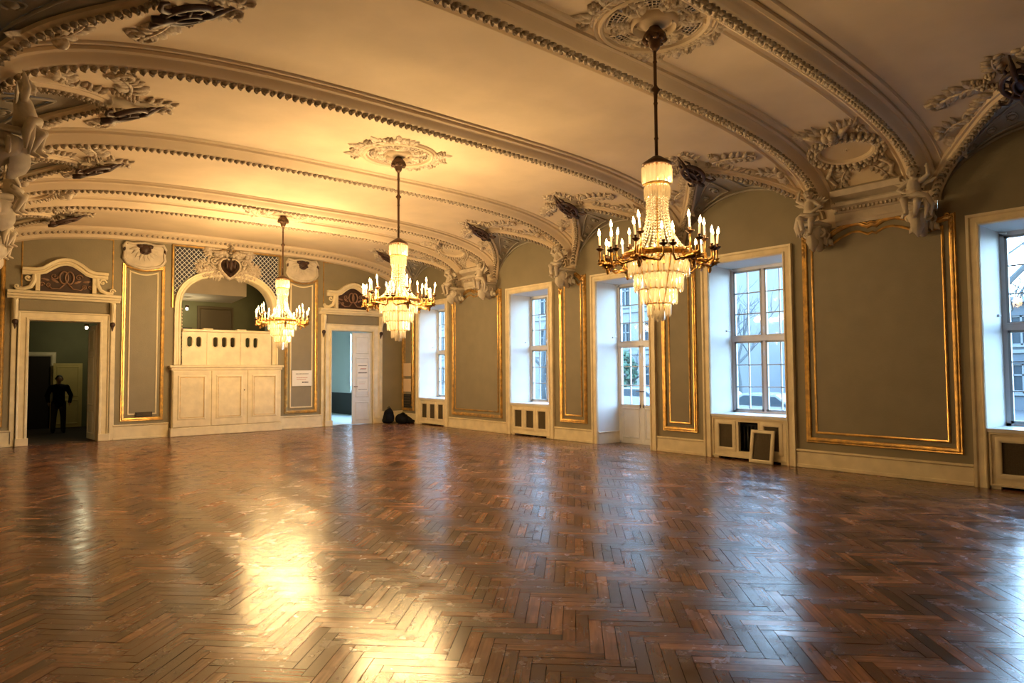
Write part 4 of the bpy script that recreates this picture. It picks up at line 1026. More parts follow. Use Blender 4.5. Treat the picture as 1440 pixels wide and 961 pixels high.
LP = lambda x, z, h=0: (x, YF+.03-h, z)
paper('notice_sheet', LP, 8.27, 8.60, 1.33, 1.71, 'upper white notice with bold lines taped on the white door leaf', 'notice', lines=((.10, .9, .80, .85, 'ink'), (.3, .85, .58, .63, 'ink_red'), (.25, .8, .52, .55, 'ink'), (.10, .92, .26, .34, 'ink')))
paper('notice_sheet', LP, 8.27, 8.60, .92, 1.27, 'lower plain notice taped under the other on the white door leaf', 'notice', lines=((.15, .8, .75, .77, 'ink'), (.15, .7, .60, .62, 'ink_red'), (.10, .92, .14, .18, 'ink')))
CP = lambda y, z, h=0: (XR-.03-h, y, z)
paper('pinned_sheet', CP, 16.20, 16.62, 1.34, 1.71, 'upper of two blank tan papers pinned in the far right corner', 'paper', 'tan_paper')
paper('pinned_sheet', CP, 16.20, 16.62, .89, 1.26, 'lower of two blank tan papers pinned in the far right corner', 'paper', 'tan_paper')
def vent(name, tw, a0, a1, b0, b1, label):
    t = empty(name, tw((a0+a1)/2, b0, 0), label, 'vent', 'wall vents')
    MB().cbox(a0, a1, b0, b1, 0, .012, tw, .004).build('plate', 'iron', t)
    for k in range(5): z = b0+(b1-b0)*(k+.5)/5; MB().cbox(a0+.02, a1-.02, z-.006, z+.006, .010, .022, tw, .003).build('slat', 'grille', t)
vent('wall_vent', FP, 2.82, 3.16, .50, .60, 'low brown vent at the foot of the panel right of the left doorway')
vent('wall_vent', CP, 16.22, 16.60, .44, .82, 'square vent below the tan papers in the far right corner')

# ------------------------------------------------------------------ sculpted figures (one continuous surface by voxel remesh)
def fused(mb, voxel, smooth_n=2):
    me = bpy.data.meshes.new('fused'); me.from_pydata([tuple(v) for v in mb.v], [], mb.f); o = bpy.data.objects.new('fused', me); COL.objects.link(o)
    r = o.modifiers.new('r', 'REMESH'); r.mode = 'VOXEL'; r.voxel_size = voxel
    s = o.modifiers.new('s', 'SMOOTH'); s.factor = .5; s.iterations = smooth_n
    dg = bpy.context.evaluated_depsgraph_get(); m2 = bpy.data.meshes.new_from_object(o.evaluated_get(dg)); bpy.data.objects.remove(o); m2.shade_smooth(); return m2
def limb(mb, pts, rs, n=10):
    mb.tube(pts, rs, n)
    for p, r in zip(pts, rs): mb.ell(p, (r, r, r), n, 6)
def hand(mb, p, d, up, L=.05, r=.007):
    d = Vector(d).normalized(); up = Vector(up).normalized(); w = d.cross(up).normalized(); p = Vector(p)
    mb.ell(p+d*L*.4, (L*.42, L*.42, L*.32), 8, 6)
    for k, f in enumerate((.85, 1.0, .95, .75)):
        b = p+d*L*.7+w*(k-1.5)*L*.24; limb(mb, [b, b+d*L*.4*f-up*L*.05, b+d*L*.7*f-up*L*.25], [r, r*.9, r*.7], 5)
    b = p+w*-L*.4+d*L*.25; limb(mb, [b, b-w*L*.25+d*L*.25, b-w*L*.25+d*L*.5], [r*1.1, r, r*.8], 5)
def putto_mesh(v=0):
    """chubby winged child, seated; faces -X, up is Z, origin under the seat"""
    mb = MB()
    limb(mb, [(0, 0, .27), (-.02, 0, .37), (0, 0, .48)], [.088, .092, .080], 12)
    mb.ell((-.05, 0, .36), (.065, .075, .075), 12, 8); mb.ell((0, 0, .54), (.05, .095, .04), 10, 6)
    limb(mb, [(0, 0, .52), (-.01, 0, .60)], [.038, .036])
    hd = Vector((-.025, .01, .665)); mb.ell(hd, (.072, .066, .078), 14, 10)
    for s in (-1, 1):
        mb.ell(hd+Vector((-.048, s*.030, -.022)), (.026, .024, .024), 8, 6); mb.ell(hd+Vector((-.006, s*.066, -.005)), (.014, .008, .02), 6, 5)
        mb.ell(hd+Vector((-.062, s*.026, .020)), (.014, .020, .008), 6, 4); mb.ell(hd+Vector((-.066, s*.025, .005)), (.009, .011, .008), 6, 4)
    mb.ell(hd+Vector((-.078, 0, -.006)), (.012, .010, .016), 6, 5); mb.ell(hd+Vector((-.068, 0, -.036)), (.010, .018, .007), 6, 4); mb.ell(hd+Vector((-.058, 0, -.058)), (.018, .018, .014), 8, 5)
    random.seed(3+v)
    for k in range(26):
        a = random.uniform(-2.4, 2.4); e = random.uniform(.1, 1.3); mb.ell(hd+Vector((.066*math.cos(a)*math.cos(e)+.012, .066*math.sin(a)*math.cos(e), .074*math.sin(e)+.006)), (.019, .019, .017), 6, 4)
    s = 1 if v == 0 else -1
    limb(mb, [(0, s*.085, .52), (-.02, s*.185, .585), (.0, s*.17, .70)], [.040, .032, .024]); hand(mb, (.0, s*.165, .71), (.1, -.1*s, 1), (-1, 0, 0))
    limb(mb, [(0, -s*.085, .52), (-.035, -s*.185, .42), (-.085, -s*.10, .355)], [.040, .034, .024]); hand(mb, (-.09, -s*.09, .35), (-.3, s*.8, -.2), (-1, 0, 0))
    limb(mb, [(-.02, .05, .27), (-.155, .085, .235), (-.125, .065, .02)], [.064, .052, .030]); limb(mb, [(-.125, .065, .02), (-.19, .075, -.01)], [.028, .020])
    limb(mb, [(-.02, -.05, .27), (-.135, -.075, .17), (-.06, -.02, -.02)], [.064, .050, .030]); limb(mb, [(-.06, -.02, -.02), (-.125, -.02, -.055)], [.028, .020])
    return fused(mb, .0095)
putti = [putto_mesh(0), putto_mesh(1)]
for m_ in putti: m_.materials.append(M['figure'])
def bracket(parent_tw, y, z, side, w=.22):
    """scrolled acanthus bracket that carries a figure"""
    tw = parent_tw; mb = MB()
    mb.cbox(y-w*.62, y+w*.62, z+.12, z+.17, .004, .42, tw, .015); mb.cbox(y-w*.5, y+w*.5, z+.05, z+.12, .004, .30, tw, .02)
    mb.tube([tw(y, z+.10, .29), tw(y, z-.0, .27), tw(y, z-.12, .17), tw(y, z-.20, .08)], [w*.58, w*.52, w*.38, w*.2], 10)
    for sg in (-1, 1):
        mb.scroll(y+sg*w*.46, z+.0, .07, 0, 1.4, sg, .022, tw, h=.12); mb.leaf(y+sg*.03, z+.06, -PI/2+sg*.35, .24, .12, .10, tw, h0=.10); mb.leaf(y+sg*w*.3, z-.02, -PI/2+sg*.7, .18, .10, .08, tw, h0=.05)
        mb.flower(y+sg*w*.25, z-.12, .05, tw, .08)
    mb.leaf(y, z+.08, -PI/2, .34, .17, .22, tw, h0=.26)
    for sg in (-1, 1): mb.scroll(y+sg*w*.5, z+.02, .075, 0, 1.4, sg, .026, tw, h=.28); mb.cbox(y+sg*w*.42-.02, y+sg*w*.42+.02, z-.02, z+.12, .004, .30, tw, .01)
    return mb
def figure(y, side, variant, label, z=3.50, x_off=.38):
    tw = RW if side > 0 else LW; x = (XR-x_off) if side > 0 else (XL+x_off)
    t = empty('cherub_sculpture', (x, y, z), label, 'sculpture', 'plaster cherubs at the feet of the ribs')
    sx = 1 if side > 0 else -1
    o = bpy.data.objects.new('cherub_body', putti[variant]); COL.objects.link(o); o.parent = t; o.scale = (sx*1.12, 1.10, 1); t.scale = (.84, .84, .84)
    T = lambda a, b, h=0: (-sx*h, a, b)
    mb = MB()
    s = 1 if variant == 0 else -1
    for sg in (-1, 1):
        for k in range(5): mb.leaf(sg*.06, .46, (.35+.28*k) if sg > 0 else PI-(.35+.28*k), .26-.02*k, .07, .03, T, h0=-.07)
    mb.build('wing', 'figure', None, smooth='all').parent = t
    mb = MB()     # drapery over the lap and hanging to one side
    mb.tube([T(-s*.16, .30, .02), T(-s*.05, .27, .12), T(s*.08, .30, .13), T(s*.18, .26, .06), T(s*.24, .12, .02), T(s*.22, -.04, .02)], [.03, .045, .045, .05, .045, .012], 8)
    mb.tube([T(s*.16, .24, .08), T(s*.19, .10, .06), T(s*.15, -.08, .05)], [.03, .04, .01], 7)
    mb.build('drapery', 'figure', None, smooth='all').parent = t
    return t
for side in (1, -1):
    tw = RW if side > 0 else LW; wn = 'on the window wall' if side > 0 else 'on the left side'
    for i, (y, var, z, w) in enumerate(((3.06, 1, 3.50, 'right end of the nearest panel'), (4.42, 0, 3.50, 'left end of the nearest panel'), (7.03, 1, 3.50, 'pier right of the glazed door'), (9.71, 0, 3.50, 'pier left of the glazed door'), (12.40, 1, 3.50, 'right end of far panel'), (13.72, 0, 3.50, 'left end of far panel'))):
        if side < 0 and y < 6: continue
        bk = bracket(tw, y+(.0), 3.44, side)
        wl_ = w if side > 0 else ['first rib', 'second rib', 'third rib', 'fourth rib', 'fifth rib', 'sixth rib'][i]+' from the camera'
        fg = figure(y, side, var, 'plaster cherub on a scroll bracket %s, %s' % (wn, wl_), z=3.455)
        k_ = 1/.84; bk.v = [((a-fg.location[0])*k_, (b-fg.location[1])*k_, (c-fg.location[2])*k_) for a, b, c in bk.v]; bk.build('scroll_bracket', 'figure', None, smooth='all').parent = fg
    tag(bracket(tw, 16.50, 3.46, side, .18).build('scroll_bracket', 'figure', smooth='all'), 'plaster acanthus bracket in the far corner %s' % wn, 'bracket', 'plaster brackets under the cherubs')
    # entablature between the paired figures
    for (y0, y1, w) in ((3.28, 4.20, 'nearest'), (12.62, 13.50, 'farthest')):
        t = empty('entablature_shelf', tw((y0+y1)/2, 3.66, 0), 'moulded plaster shelf with dentils between the %s pair of cherubs %s' % (w, wn), 'cornice', 'plaster shelves between cherubs')
        sec = [(0, 3.56), (.05, 3.56), (.06, 3.60), (.075, 3.62), (.075, 3.72), (.11, 3.74), (.13, 3.79), (.19, 3.81), (.19, 3.85), (.06, 3.87), (.08, 3.90), (.22, 3.95), (.24, 4.03), (.10, 4.10)]
        n = len(sec); vs = [tw(y0, z, h) for h, z in sec]+[tw(y1, z, h) for h, z in sec]
        MB().add(vs, [(i, i+1, n+i+1, n+i) for i in range(n-1)]+[tuple(range(n)), tuple(range(2*n-1, n-1, -1))]).build('shelf', 'figure', t)
        mb = MB(); y = y0+.03
        while y < y1-.02: mb.cbox(y, y+.028, 3.745, 3.785, .09, .15, tw, .004); y += .055
        mb.build('dentil_row', 'relief', t, kind='stuff')

# ------------------------------------------------------------------ chandeliers
def prism_mesh(L, w=.016):
    mb = MB(); vs = []
    for z, r in ((0, .35), (-.12*L, 1), (-.85*L, .8), (-L, .12)):
        for k in range(4): a = PI/2*k; vs.append((r*w*math.cos(a)*.5, r*w*math.sin(a), z))
    mb.add(vs, [(i*4+k, i*4+(k+1) % 4, i*4+4+(k+1) % 4, i*4+4+k) for i in range(3) for k in range(4)]+[(0, 1, 2, 3), (15, 14, 13, 12)])
    me = bpy.data.meshes.new('crystal_prism'); me.from_pydata(mb.v, [], mb.f); me.materials.append(M['crystal']); return me
def link(name, me, parent, loc, rz=0.0):
    o = bpy.data.objects.new(name, me); COL.objects.link(o); o.parent = parent; o.location = loc; o.rotation_euler = (0, 0, rz); return o
ZB = 1.937          # height of the chandelier foot above the floor; local z=0 there
def make_chandelier():
    t = empty('crystal_chandelier', (XC, 3.68, 0)); WL[t.name] = (0, 0, 0)
    P = lambda mb, n, m_, sm='all': setattr(mb.build(n, m_, None, smooth=sm), 'parent', t)
    mb = MB().lathe([(.001, 4.73), (.05, 4.73), (.05, 4.66), (.10, 4.60), (.11, 4.57), (.06, 4.53), (.045, 4.47), (.02, 4.44), (.001, 4.44)], 20)
    for k in range(8): a = PI*k/4; mb.ell((.085*math.cos(a), .085*math.sin(a), 4.55), (.035, .035, .03), 6, 4)
    P(mb, 'canopy', 'bronze')
    mb = MB().lathe([(.016, 4.46), (.016, 4.12), (.024, 4.10), (.045, 4.075), (.024, 4.05), (.018, 4.03), (.016, 3.9), (.016, 3.45)], 10)
    for z in (4.34, 3.95, 3.62): mb.ell((0, 0, z), (.022, .022, .02), 8, 5)
    P(mb, 'rod', 'bronze')
    P(MB().lathe([(.016, 3.46), (.04, 3.45), (.10, 3.41), (.135, 3.385), (.135, 3.365), (.125, 3.36)], 24), 'crown_cap', 'bronze')
    P(MB().lathe([(.118, 3.20), (.128, 3.195), (.128, 3.18), (.112, 3.175)], 24), 'crown_ring', 'gilt')
    # main gilt ring and inner frame
    P(MB().lathe([(.285, 2.565), (.315, 2.56), (.325, 2.545), (.315, 2.52), (.30, 2.505), (.28, 2.51), (.285, 2.565)], 40), 'main_ring', 'gilt')
    mb = MB()
    for r, z in ((.232, 2.36), (.18, 2.22), (.118, 2.09)): mb.tube([(r*math.cos(2*PI*k/28), r*math.sin(2*PI*k/28), z) for k in range(29)], .007, 5, False)
    for k in range(6): a = 2*PI*k/6; mb.tube([(.29*math.cos(a), .29*math.sin(a), 2.51), (.23*math.cos(a), .23*math.sin(a), 2.36), (.17*math.cos(a), .17*math.sin(a), 2.22), (.11*math.cos(a), .11*math.sin(a), 2.09), (.02, 0, 2.02)], .005, 4)
    mb.tube([(0, 0, 3.4), (0, 0, 2.02)], .010, 6); P(mb, 'inner_frame', 'gilt')
    # hanging prisms in tiers
    for r, z, L, n in ((.130, 3.355, .165, 22), (.112, 3.17, .12, 18), (.268, 2.505, .175, 34), (.215, 2.36, .16, 28), (.160, 2.235, .15, 22), (.100, 2.10, .13, 14), (.045, 2.03, .10, 7)):
        me = prism_mesh(L, .021)
        for k in range(n): a = 2*PI*k/n; link('crystal_prism', me, t, (r*math.cos(a), r*math.sin(a), z-.004*(k % 2)), a)
    # bead strings from the crown ring to the main ring
    def beads(pts, step=.024, r=.0095):
        mb = MB()
        for p, q in zip(pts[:-1], pts[1:]):
            d = (Vector(q)-Vector(p)).length; n = max(1, int(d/step))
            for i in range(n): c = Vector(p).lerp(Vector(q), i/n); mb.ell(c, (r, r, r*1.1), 5, 3)
        return mb
    prof = [(.108, 3.17), (.096, 3.05), (.095, 2.93), (.112, 2.82), (.150, 2.71), (.210, 2.62), (.285, 2.555)]
    m0 = beads([(r, 0, z) for r, z in prof]); me = bpy.data.meshes.new('bead_string'); me.from_pydata(m0.v, [], m0.f); me.shade_smooth(); me.materials.append(M['crystal'])
    for k in range(26): link('bead_string', me, t, (0, 0, 0), 2*PI*k/26)
    for k in range(12):
        a0, a1 = 2*PI*k/12, 2*PI*(k+1)/12
        m1 = beads([((.30-.03*math.sin(PI*i/6))*math.cos(a0+(a1-a0)*i/6), (.30-.03*math.sin(PI*i/6))*math.sin(a0+(a1-a0)*i/6), 2.56-.06*math.sin(PI*i/6)) for i in range(7)])
        m1.build('bead_swag', 'crystal', None, smooth='all').parent = t
    # six branches of three candles
    arm = MB()
    arm.tube([(.30, 0, 2.54), (.36, 0, 2.47), (.43, 0, 2.44), (.49, 0, 2.49), (.50, 0, 2.55)], [.014, .013, .012, .011, .010], 7)
    arm.tube([(.34, 0, 2.50), (.38, 0, 2.55), (.43, 0, 2.55), (.44, 0, 2.51), (.41, 0, 2.50)], [.010, .009, .008, .007, .006], 6)
    cands = []
    for da, r, z in ((0, .53, 2.60), (.24, .47, 2.55), (-.24, .47, 2.55), (0, .42, 2.68)):
        x, y = r*math.cos(da*1.2), r*math.sin(da*1.2)*1.6
        cands.append((x, y, z))
        arm.tube([(.40, y*.2, 2.45), ((.40+x)/2, y*.8, 2.42), (x, y, 2.46), (x, y, z)], [.010, .010, .009, .009], 6)
        for k in range(3): arm.leaf(.40+(x-.40)*k/3, y*k/3, math.atan2(y, x-.38)+(k-1)*.7, .07, .035, .02, lambda a, b, h: (a, b, 2.44+h))
    for k in range(7):
        arm.ell((.33+.03*k, .012*math.sin(k*2.1), 2.46+.012*(k % 2)), (.026, .024, .020), 6, 4)
        for sg in (-1, 1): arm.leaf(.34+.025*k, 0, sg*(.9+.1*k), .075, .04, .03, lambda a, b, h: (a, b, 2.45+h)); arm.leaf(.34+.025*k, 0, -.2+.3*sg, .07, .035, .03, lambda a, b, h: (a, h*sg, 2.47-b*.9))
    arm.ell((.46, 0, 2.40), (.02, .02, .035), 7, 5)
    am = arm.build('tmp', 'gilt', None, smooth='all'); amesh = am.data; amesh.name = 'arm'; bpy.data.objects.remove(am)
    def mk(mb, name, m_): me = bpy.data.meshes.new(name); me.from_pydata([tuple(v) for v in mb.v], [], mb.f); me.shade_smooth(); me.materials.append(M[m_]); return me
    pan = mk(MB().lathe([(.004, -.02), (.016, -.015), (.036, .0), (.038, .006), (.014, .004), (.014, .028), (.018, .034), (.010, .034)], 12), 'drip_pan', 'bronze')
    cdl = mk(MB().lathe([(.0085, .03), (.0095, .10), (.007, .125), (.001, .126)], 8), 'candle', 'candle')
    flm = mk(MB().lathe([(.003, .120), (.011, .133), (.0135, .148), (.009, .168), (.004, .184), (.001, .194)], 8), 'flame', 'flame')
    for k in range(6):
        a = 2*PI*k/6+.30; A = link('arm', amesh, t, (0, 0, 0), a)
        for x, y, z in cands:
            tx, ty = random.uniform(-.08, .08), random.uniform(-.10, .10)
            for nme, me in (('drip_pan', pan), ('candle', cdl), ('flame', flm)):
                q = link(nme, me, A, (x, y, z)); q.rotation_euler = (tx, ty, 0) if nme != 'drip_pan' else (0, 0, 0)
    return t
def lights(t, power):
    for k in range(6):
        a = 2*PI*k/6+.30; L = bpy.data.lights.new('candle_light', 'POINT'); L.energy = power; L.color = (1.0, .64, .27); L.shadow_soft_size = .07
        o = bpy.data.objects.new('candle_light', L); COL.objects.link(o); o.parent = t; o.location = (.48*math.cos(a), .48*math.sin(a), 2.76)
    for z, f in ((3.26, .5), (2.72, .8), (2.36, .9), (2.16, .5)):
        f *= min(2.2, 14/power)
        L = bpy.data.lights.new('inner_light', 'POINT'); L.energy = power*f; L.color = (1.0, .66, .30); L.shadow_soft_size = .05
        o = bpy.data.objects.new('inner_light', L); COL.objects.link(o); o.parent = t; o.location = (.03, 0, z)
ch = make_chandelier()
index_kids()
c2 = copy_tree(ch); c3 = copy_tree(ch)
for o, y, lb, pw in ((ch, 3.68, 'nearest and largest-looking crystal chandelier, hanging before the windows', CH_POWER[0]), (c2, 8.40, 'middle crystal chandelier, hanging in front of the right doorway', CH_POWER[1]), (c3, 13.08, 'farthest crystal chandelier, hanging in front of the gallery', CH_POWER[2])):
    o.location = (XC, y, 0); tag(o, lb, 'chandelier', 'chandeliers down the middle of the hall'); lights(o, pw)

# ------------------------------------------------------------------ things on the floor of the far corner
def lump(pts, voxel=.02):
    mb = MB()
    for p, r in pts: mb.ell(p, r, 12, 8)
    return fused(mb, voxel, 4)
t = empty('backpack', (9.03, 16.36, 0), 'black backpack slumped in the far right corner', 'bag')
me = lump([((0, 0, .17), (.14, .12, .17)), ((.0, 0, .28), (.12, .10, .12)), ((-.01, -.09, .13), (.11, .07, .11)), ((.02, .0, .36), (.06, .06, .07)), ((-.08, 0, .1), (.08, .10, .09))]); me.materials.append(M['black']); t.scale = (1.25, 1.1, 1.05); link('bag_body', me, t, (0, 0, .0))
MB().tube([(-.08, -.08, .30), (-.13, -.14, .20), (-.12, -.14, .08), (-.06, -.12, .03)], .014, 6).build('strap', 'black', None, smooth='all').parent = t
MB().tube([(-.03, 0, .42), (.0, -.02, .46), (.04, 0, .42)], .011, 6).build('carry_loop', 'black', None, smooth='all').parent = t
t = empty('jacket', (9.42, 16.22, 0), 'black jacket dropped in a heap beside the backpack', 'clothing')
me = lump([((-.08, 0, .09), (.14, .13, .10)), ((.06, .0, .07), (.14, .12, .08)), ((.14, -.05, .05), (.09, .09, .06)), ((-.04, -.10, .06), (.12, .08, .07)), ((.0, .03, .15), (.08, .07, .06)), ((.10, .06, .10), (.07, .06, .07))]); me.materials.append(M['black']); t.scale = (1.15, 1.2, 1.5); link('jacket_body', me, t, (0, 0, 0))
MB().tube([(.05, -.10, .06), (.14, -.17, .04), (.22, -.16, .03)], [.045, .04, .03], 8).build('sleeve', 'black', None, smooth='all').parent = t

# ------------------------------------------------------------------ person in the dark room
t = empty('person', (1.66, 19.9, 0), 'dark silhouetted person in a jacket standing in the room behind the left doorway', 'person')
S_ = 1.44/1.75
def sp(*p): return tuple(c*S_ for c in p)
mb = MB()      # body: faces -Y, standing with the weight on one leg
limb(mb, [sp(0, .02, .95), sp(0, .0, 1.15), sp(0, .01, 1.36)], [.13*S_, .12*S_, .13*S_], 12); mb.ell(sp(0, .01, 1.40), sp(.20, .10, .08), 12, 8)
limb(mb, [sp(0, .01, 1.42), sp(0, -.01, 1.54)], [.055*S_, .052*S_])
hd = Vector(sp(0, -.02, 1.63)); mb.ell(hd, sp(.075, .092, .11), 16, 12); mb.ell(hd+Vector(sp(0, -.03, -.07)), sp(.05, .055, .045), 10, 8)
for s in (-1, 1): mb.ell(hd+Vector(sp(s*.078, .0, -.01)), sp(.012, .02, .032), 6, 5); mb.ell(hd+Vector(sp(s*.030, -.083, .012)), sp(.014, .008, .008), 6, 5); mb.ell(hd+Vector(sp(s*.032, -.083, .032)), sp(.022, .010, .006), 6, 4)
mb.ell(hd+Vector(sp(0, -.100, -.018)), sp(.014, .020, .026), 8, 6); mb.ell(hd+Vector(sp(0, -.088, -.056)), sp(.024, .010, .008), 8, 5)
for s in (-1, 1):
    el = sp(s*.30, .03, 1.12) if s < 0 else sp(.31, .02, 1.13); wr = sp(s*.26, -.10, .92) if s < 0 else sp(.27, -.06, .90)
    limb(mb, [sp(s*.19, .01, 1.40), el, wr], [.052*S_, .042*S_, .028*S_]); hand(mb, wr, (0, -.3, -1), (s, 0, 0), L=.085*S_, r=.009*S_)
    limb(mb, [sp(s*.09, .02, .93), sp(s*.12, -.02, .50), sp(s*.13, .03, .09)], [.088*S_, .058*S_, .040*S_])
body = fused(mb, .011, 2); body.materials.append(M['skin']); link('body', body, t, (0, 0, 0))
mb = MB(); mb.ell(hd+Vector(sp(0, .022, .03)), sp(.088, .098, .105), 14, 10)
for k in range(14): a = random.uniform(0, PI); mb.ell(hd+Vector(sp(.085*math.cos(a), .03+.08*math.sin(a), random.uniform(-.04, .08))), sp(.03, .03, .035), 6, 5)
h_ = fused(mb, .012, 1); h_.materials.append(M['hair']); link('hair', h_, t, (0, 0, 0))
mb = MB(); limb(mb, [sp(0, .02, .90), sp(0, .0, 1.15), sp(0, .01, 1.34)], [.165*S_, .155*S_, .160*S_], 14); mb.ell(sp(0, .01, 1.39), sp(.235, .125, .10), 14, 8); mb.ell(sp(0, .02, 1.45), sp(.10, .09, .05), 10, 6)
for s in (-1, 1):
    el = sp(s*.30, .03, 1.12) if s < 0 else sp(.31, .02, 1.13); wr = sp(s*.265, -.085, .945) if s < 0 else sp(.275, -.05, .925)
    limb(mb, [sp(s*.195, .01, 1.39), el, wr], [.078*S_, .064*S_, .048*S_], 10)
j_ = fused(mb, .013, 2); j_.materials.append(M['black']); link('jacket', j_, t, (0, 0, 0))
mb = MB(); mb.ell(sp(0, .02, .92), sp(.165, .125, .11), 12, 8)
for s in (-1, 1): limb(mb, [sp(s*.09, .02, .90), sp(s*.12, -.02, .50), sp(s*.13, .03, .07)], [.108*S_, .080*S_, .066*S_])
tr = fused(mb, .013, 2); tr.materials.append(M['trouser']); link('trousers', tr, t, (0, 0, 0))
for s in (-1, 1):
    mb = MB(); limb(mb, [sp(s*.13, .05, .045), sp(s*.14, -.14, .035)], [.048*S_, .038*S_]); f_ = fused(mb, .012, 1); f_.materials.append(M['black']); link('shoe', f_, t, (0, 0, 0))

# ------------------------------------------------------------------ outside the windows
ZG = -.9
MB().box((60, 20, ZG-.05), (98, 160, .1)).build('street_ground', 'street', kind='structure')
def building(x0, x1, y0, y1, zt, mname, label, floors, bays, roof=None, zf=None):
    t = empty('building', (x0, (y0+y1)/2, ZG), label, 'building')
    W = lambda y, z, h=0: (x0-h, y, z)
    ops = []; al = [y0, y1]; fh = (zt-ZG-.8)/floors; bw = (y1-y0)/bays
    for f in range(floors):
        for b in range(bays):
            a = y0+bw*(b+.5); z = ZG+.9+fh*f
            ops.append((a-bw*.24, a+bw*.24, z, z+fh*.62)); al += [a-bw*.24, a+bw*.24]
    mb = MB(); strips(mb, al, lambda a: zt, ops, W, 0, ZG)
    quad(mb, (x0, y0, ZG), (x1, y0, ZG), (x1, y0, zt), (x0, y0, zt)); quad(mb, (x0, y1, ZG), (x1, y1, ZG), (x1, y1, zt), (x0, y1, zt)); quad(mb, (x0, y0, zt), (x1, y0, zt), (x1, y1, zt), (x0, y1, zt)); quad(mb, (x1, y0, ZG), (x1, y1, ZG), (x1, y1, zt), (x1, y0, zt))
    mb.build('facade', mname, t)
    mb = MB().cbox(y0-.2, y1+.2, zt-.25, zt+.1, 0, .45, W, .05)
    for f in range(1, floors): mb.cbox(y0, y1, ZG+.45+fh*f, ZG+.65+fh*f, 0, .12, W, .02)
    mb.build('cornice', 'facade_a', t)
    for (a0, a1, z0_, z1_) in ops:
        mb = MB(); ym = (a0+a1)/2
        for a in (a0+.05, ym, a1-.05): mb.box((x0+.14, a, (z0_+z1_)/2), (.08, .09, z1_-z0_))
        for z in (z0_+.05, z0_+(z1_-z0_)*.62, z1_-.05): mb.box((x0+.14, ym, z), (.08, a1-a0, .09))
        mb.cbox(a0-.1, a1+.1, z0_-.12, z0_, -.1, .12, W, .02)
        w_ = mb.build('window', 'facade_a', t)
        MB().add([(x0+.18, a0, z0_), (x0+.18, a1, z0_), (x0+.18, a1, z1_), (x0+.18, a0, z1_)], [(0, 1, 2, 3)]).build('pane', 'win_dark', w_)
    if roof:
        xm = (x0+x1)/2; mb = MB().add([(x0-.6, y0-.6, zt), (x1+.6, y0-.6, zt), (x1+.6, y1+.6, zt), (x0-.6, y1+.6, zt), (xm, y0+3, zt+roof), (xm, y1-3, zt+roof)], [(0, 3, 5, 4), (1, 4, 5, 2), (0, 4, 1), (3, 2, 5)])
        r = mb.build('roof', 'roof', t); MB().box((xm, (y0+y1)/2, zt+roof), (1.0, 1.2, 2.2)).build('chimney', 'facade_c', r)
building(56, 68, 24, 40, 6.2, 'facade_b', 'cream house with a red hipped roof, seen through the window with the loose grille', 3, 8, roof=3.6)
building(35, 47, 22.5, 54, 14.5, 'facade_a', 'tall pale block with rows of windows, seen through the glazed door', 5, 15)
building(46, 58, 57, 92, 13.5, 'facade_b', 'pale cream block seen through the farthest window', 5, 14)
building(44, 56, 2, 17, 5.2, 'facade_c', 'low grey building seen through the nearest window', 2, 7)
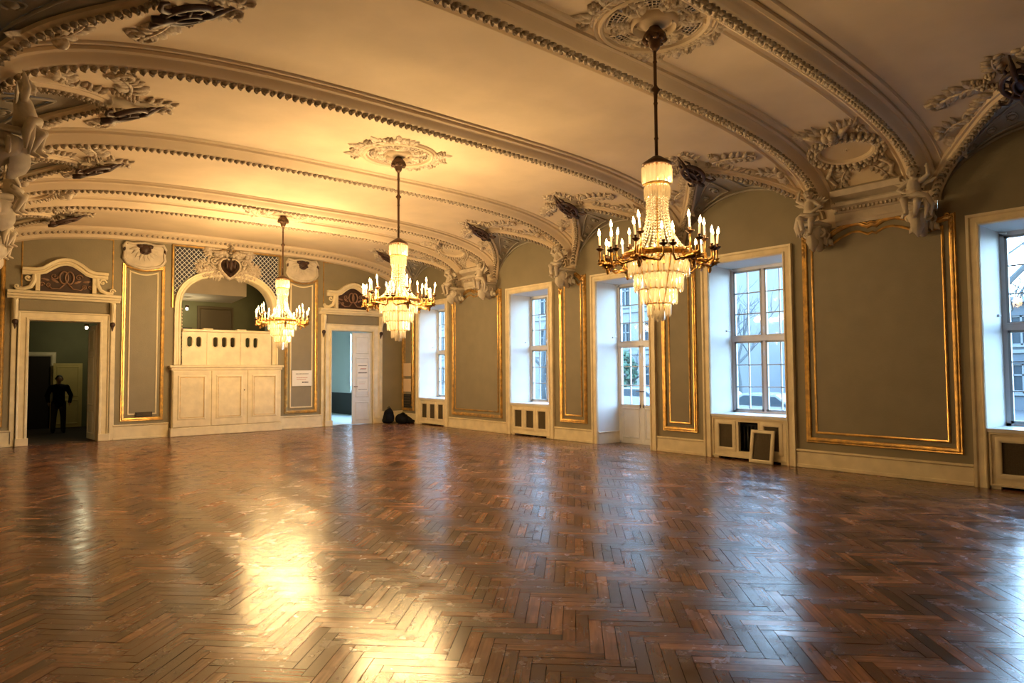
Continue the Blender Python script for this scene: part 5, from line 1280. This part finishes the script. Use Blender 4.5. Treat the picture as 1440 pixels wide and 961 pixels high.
def tree(x, y, h, label, seed, leafy=False, r0=.22):
    random.seed(seed); t = empty('bare_tree' if not leafy else 'evergreen_tree', (x, y, ZG), label, 'tree')
    tr = MB(); br = MB()
    def grow(p, d, L, r, lev):
        n = 4; pts = [p]; q = p
        for i in range(n):
            d = (d+Vector((random.uniform(-.18, .18), random.uniform(-.18, .18), random.uniform(-.02, .14)))).normalized(); q = q+d*L/n; pts.append(q)
        (tr if lev == 0 else br).tube(pts, [r*(1-.45*i/n) for i in range(n+1)], 6 if lev < 2 else 3)
        if lev < 4:
            for k in range(3 if lev else 5):
                i = random.randint(1, n) if lev else random.randint(2, n); v = Vector((random.uniform(-1, 1), random.uniform(-1, 1), random.uniform(.0, .8))).normalized()
                grow(pts[i], (d*.6+v*.9).normalized(), L*random.uniform(.55, .75), r*.5, lev+1)
    grow(Vector((x, y, ZG)), Vector((0, 0, 1)), h*.5, r0, 0)
    tr.build('trunk', 'bark', t, smooth='all'); br.build('branches', 'bark', t, kind='stuff')
    if leafy:
        mb = MB()
        for k in range(260):
            a, e, q = random.uniform(0, 2*PI), random.uniform(-1, 1), random.uniform(.5, 1)
            c = Vector((x+h*.22*q*math.cos(a)*math.sqrt(1-e*e), y+h*.22*q*math.sin(a)*math.sqrt(1-e*e), ZG+h*.62+h*.34*e*q)); mb.ell(c, (h*.035, h*.035, h*.028), 5, 3)
        mb.build('foliage', 'leafage', t, kind='stuff')
tree(26.8, 17.2, 13, 'bare tree with dark trunk in the left half of the window with the loose grille', 3, r0=.30)
tree(30.5, 18.3, 7, 'smaller bare tree before the red-roofed house', 5, r0=.16)
tree(24, 6.0, 9, 'spreading bare tree outside the nearest window', 8, r0=.2)
tree(27.5, 23.6, 3.6, 'round green bush seen through the left leaf of the glazed door', 9, True, .1)
tree(40, 62.5, 12, 'bare tree seen through the farthest window', 12, r0=.22)
tree(26, 28.3, 10, 'bare tree seen through the middle window', 14, r0=.2)
def car(x, y, m_, label, rz=PI/2):
    t = empty('car', (x, y, ZG), label, 'car')
    prof = [(-2.1, .35), (-2.15, .75), (-1.9, .95), (-1.15, 1.02), (-.55, 1.45), (.75, 1.48), (1.45, 1.05), (2.05, .95), (2.15, .6), (2.1, .35)]
    T = lambda a, b, h: (h, a, b)
    P = lambda mb, n, mm: setattr(mb.build(n, mm, None), 'parent', t)
    P(MB().prism(prof, -.85, .85, T), 'body', m_)
    win = [(-1.0, 1.04), (-.52, 1.38), (.70, 1.41), (1.25, 1.06)]
    P(MB().prism(win, -.862, .862, T), 'side_window', 'win_dark')
    for a in (-1.35, 1.35):
        for s in (-1, 1): P(MB().tube([(s*.70, a, .32), (s*.88, a, .32)], .32, 16), 'wheel', 'tyre')
car(22.5, 12.2, 'car_w', 'white car parked at the foot of the window with the loose grille, right half')
car(24.5, 15.9, 'car_b', 'dark blue car parked beyond the left half of the window with the loose grille')
car(26, 20.8, 'car_w', 'white car parked farther along, near the round bush')
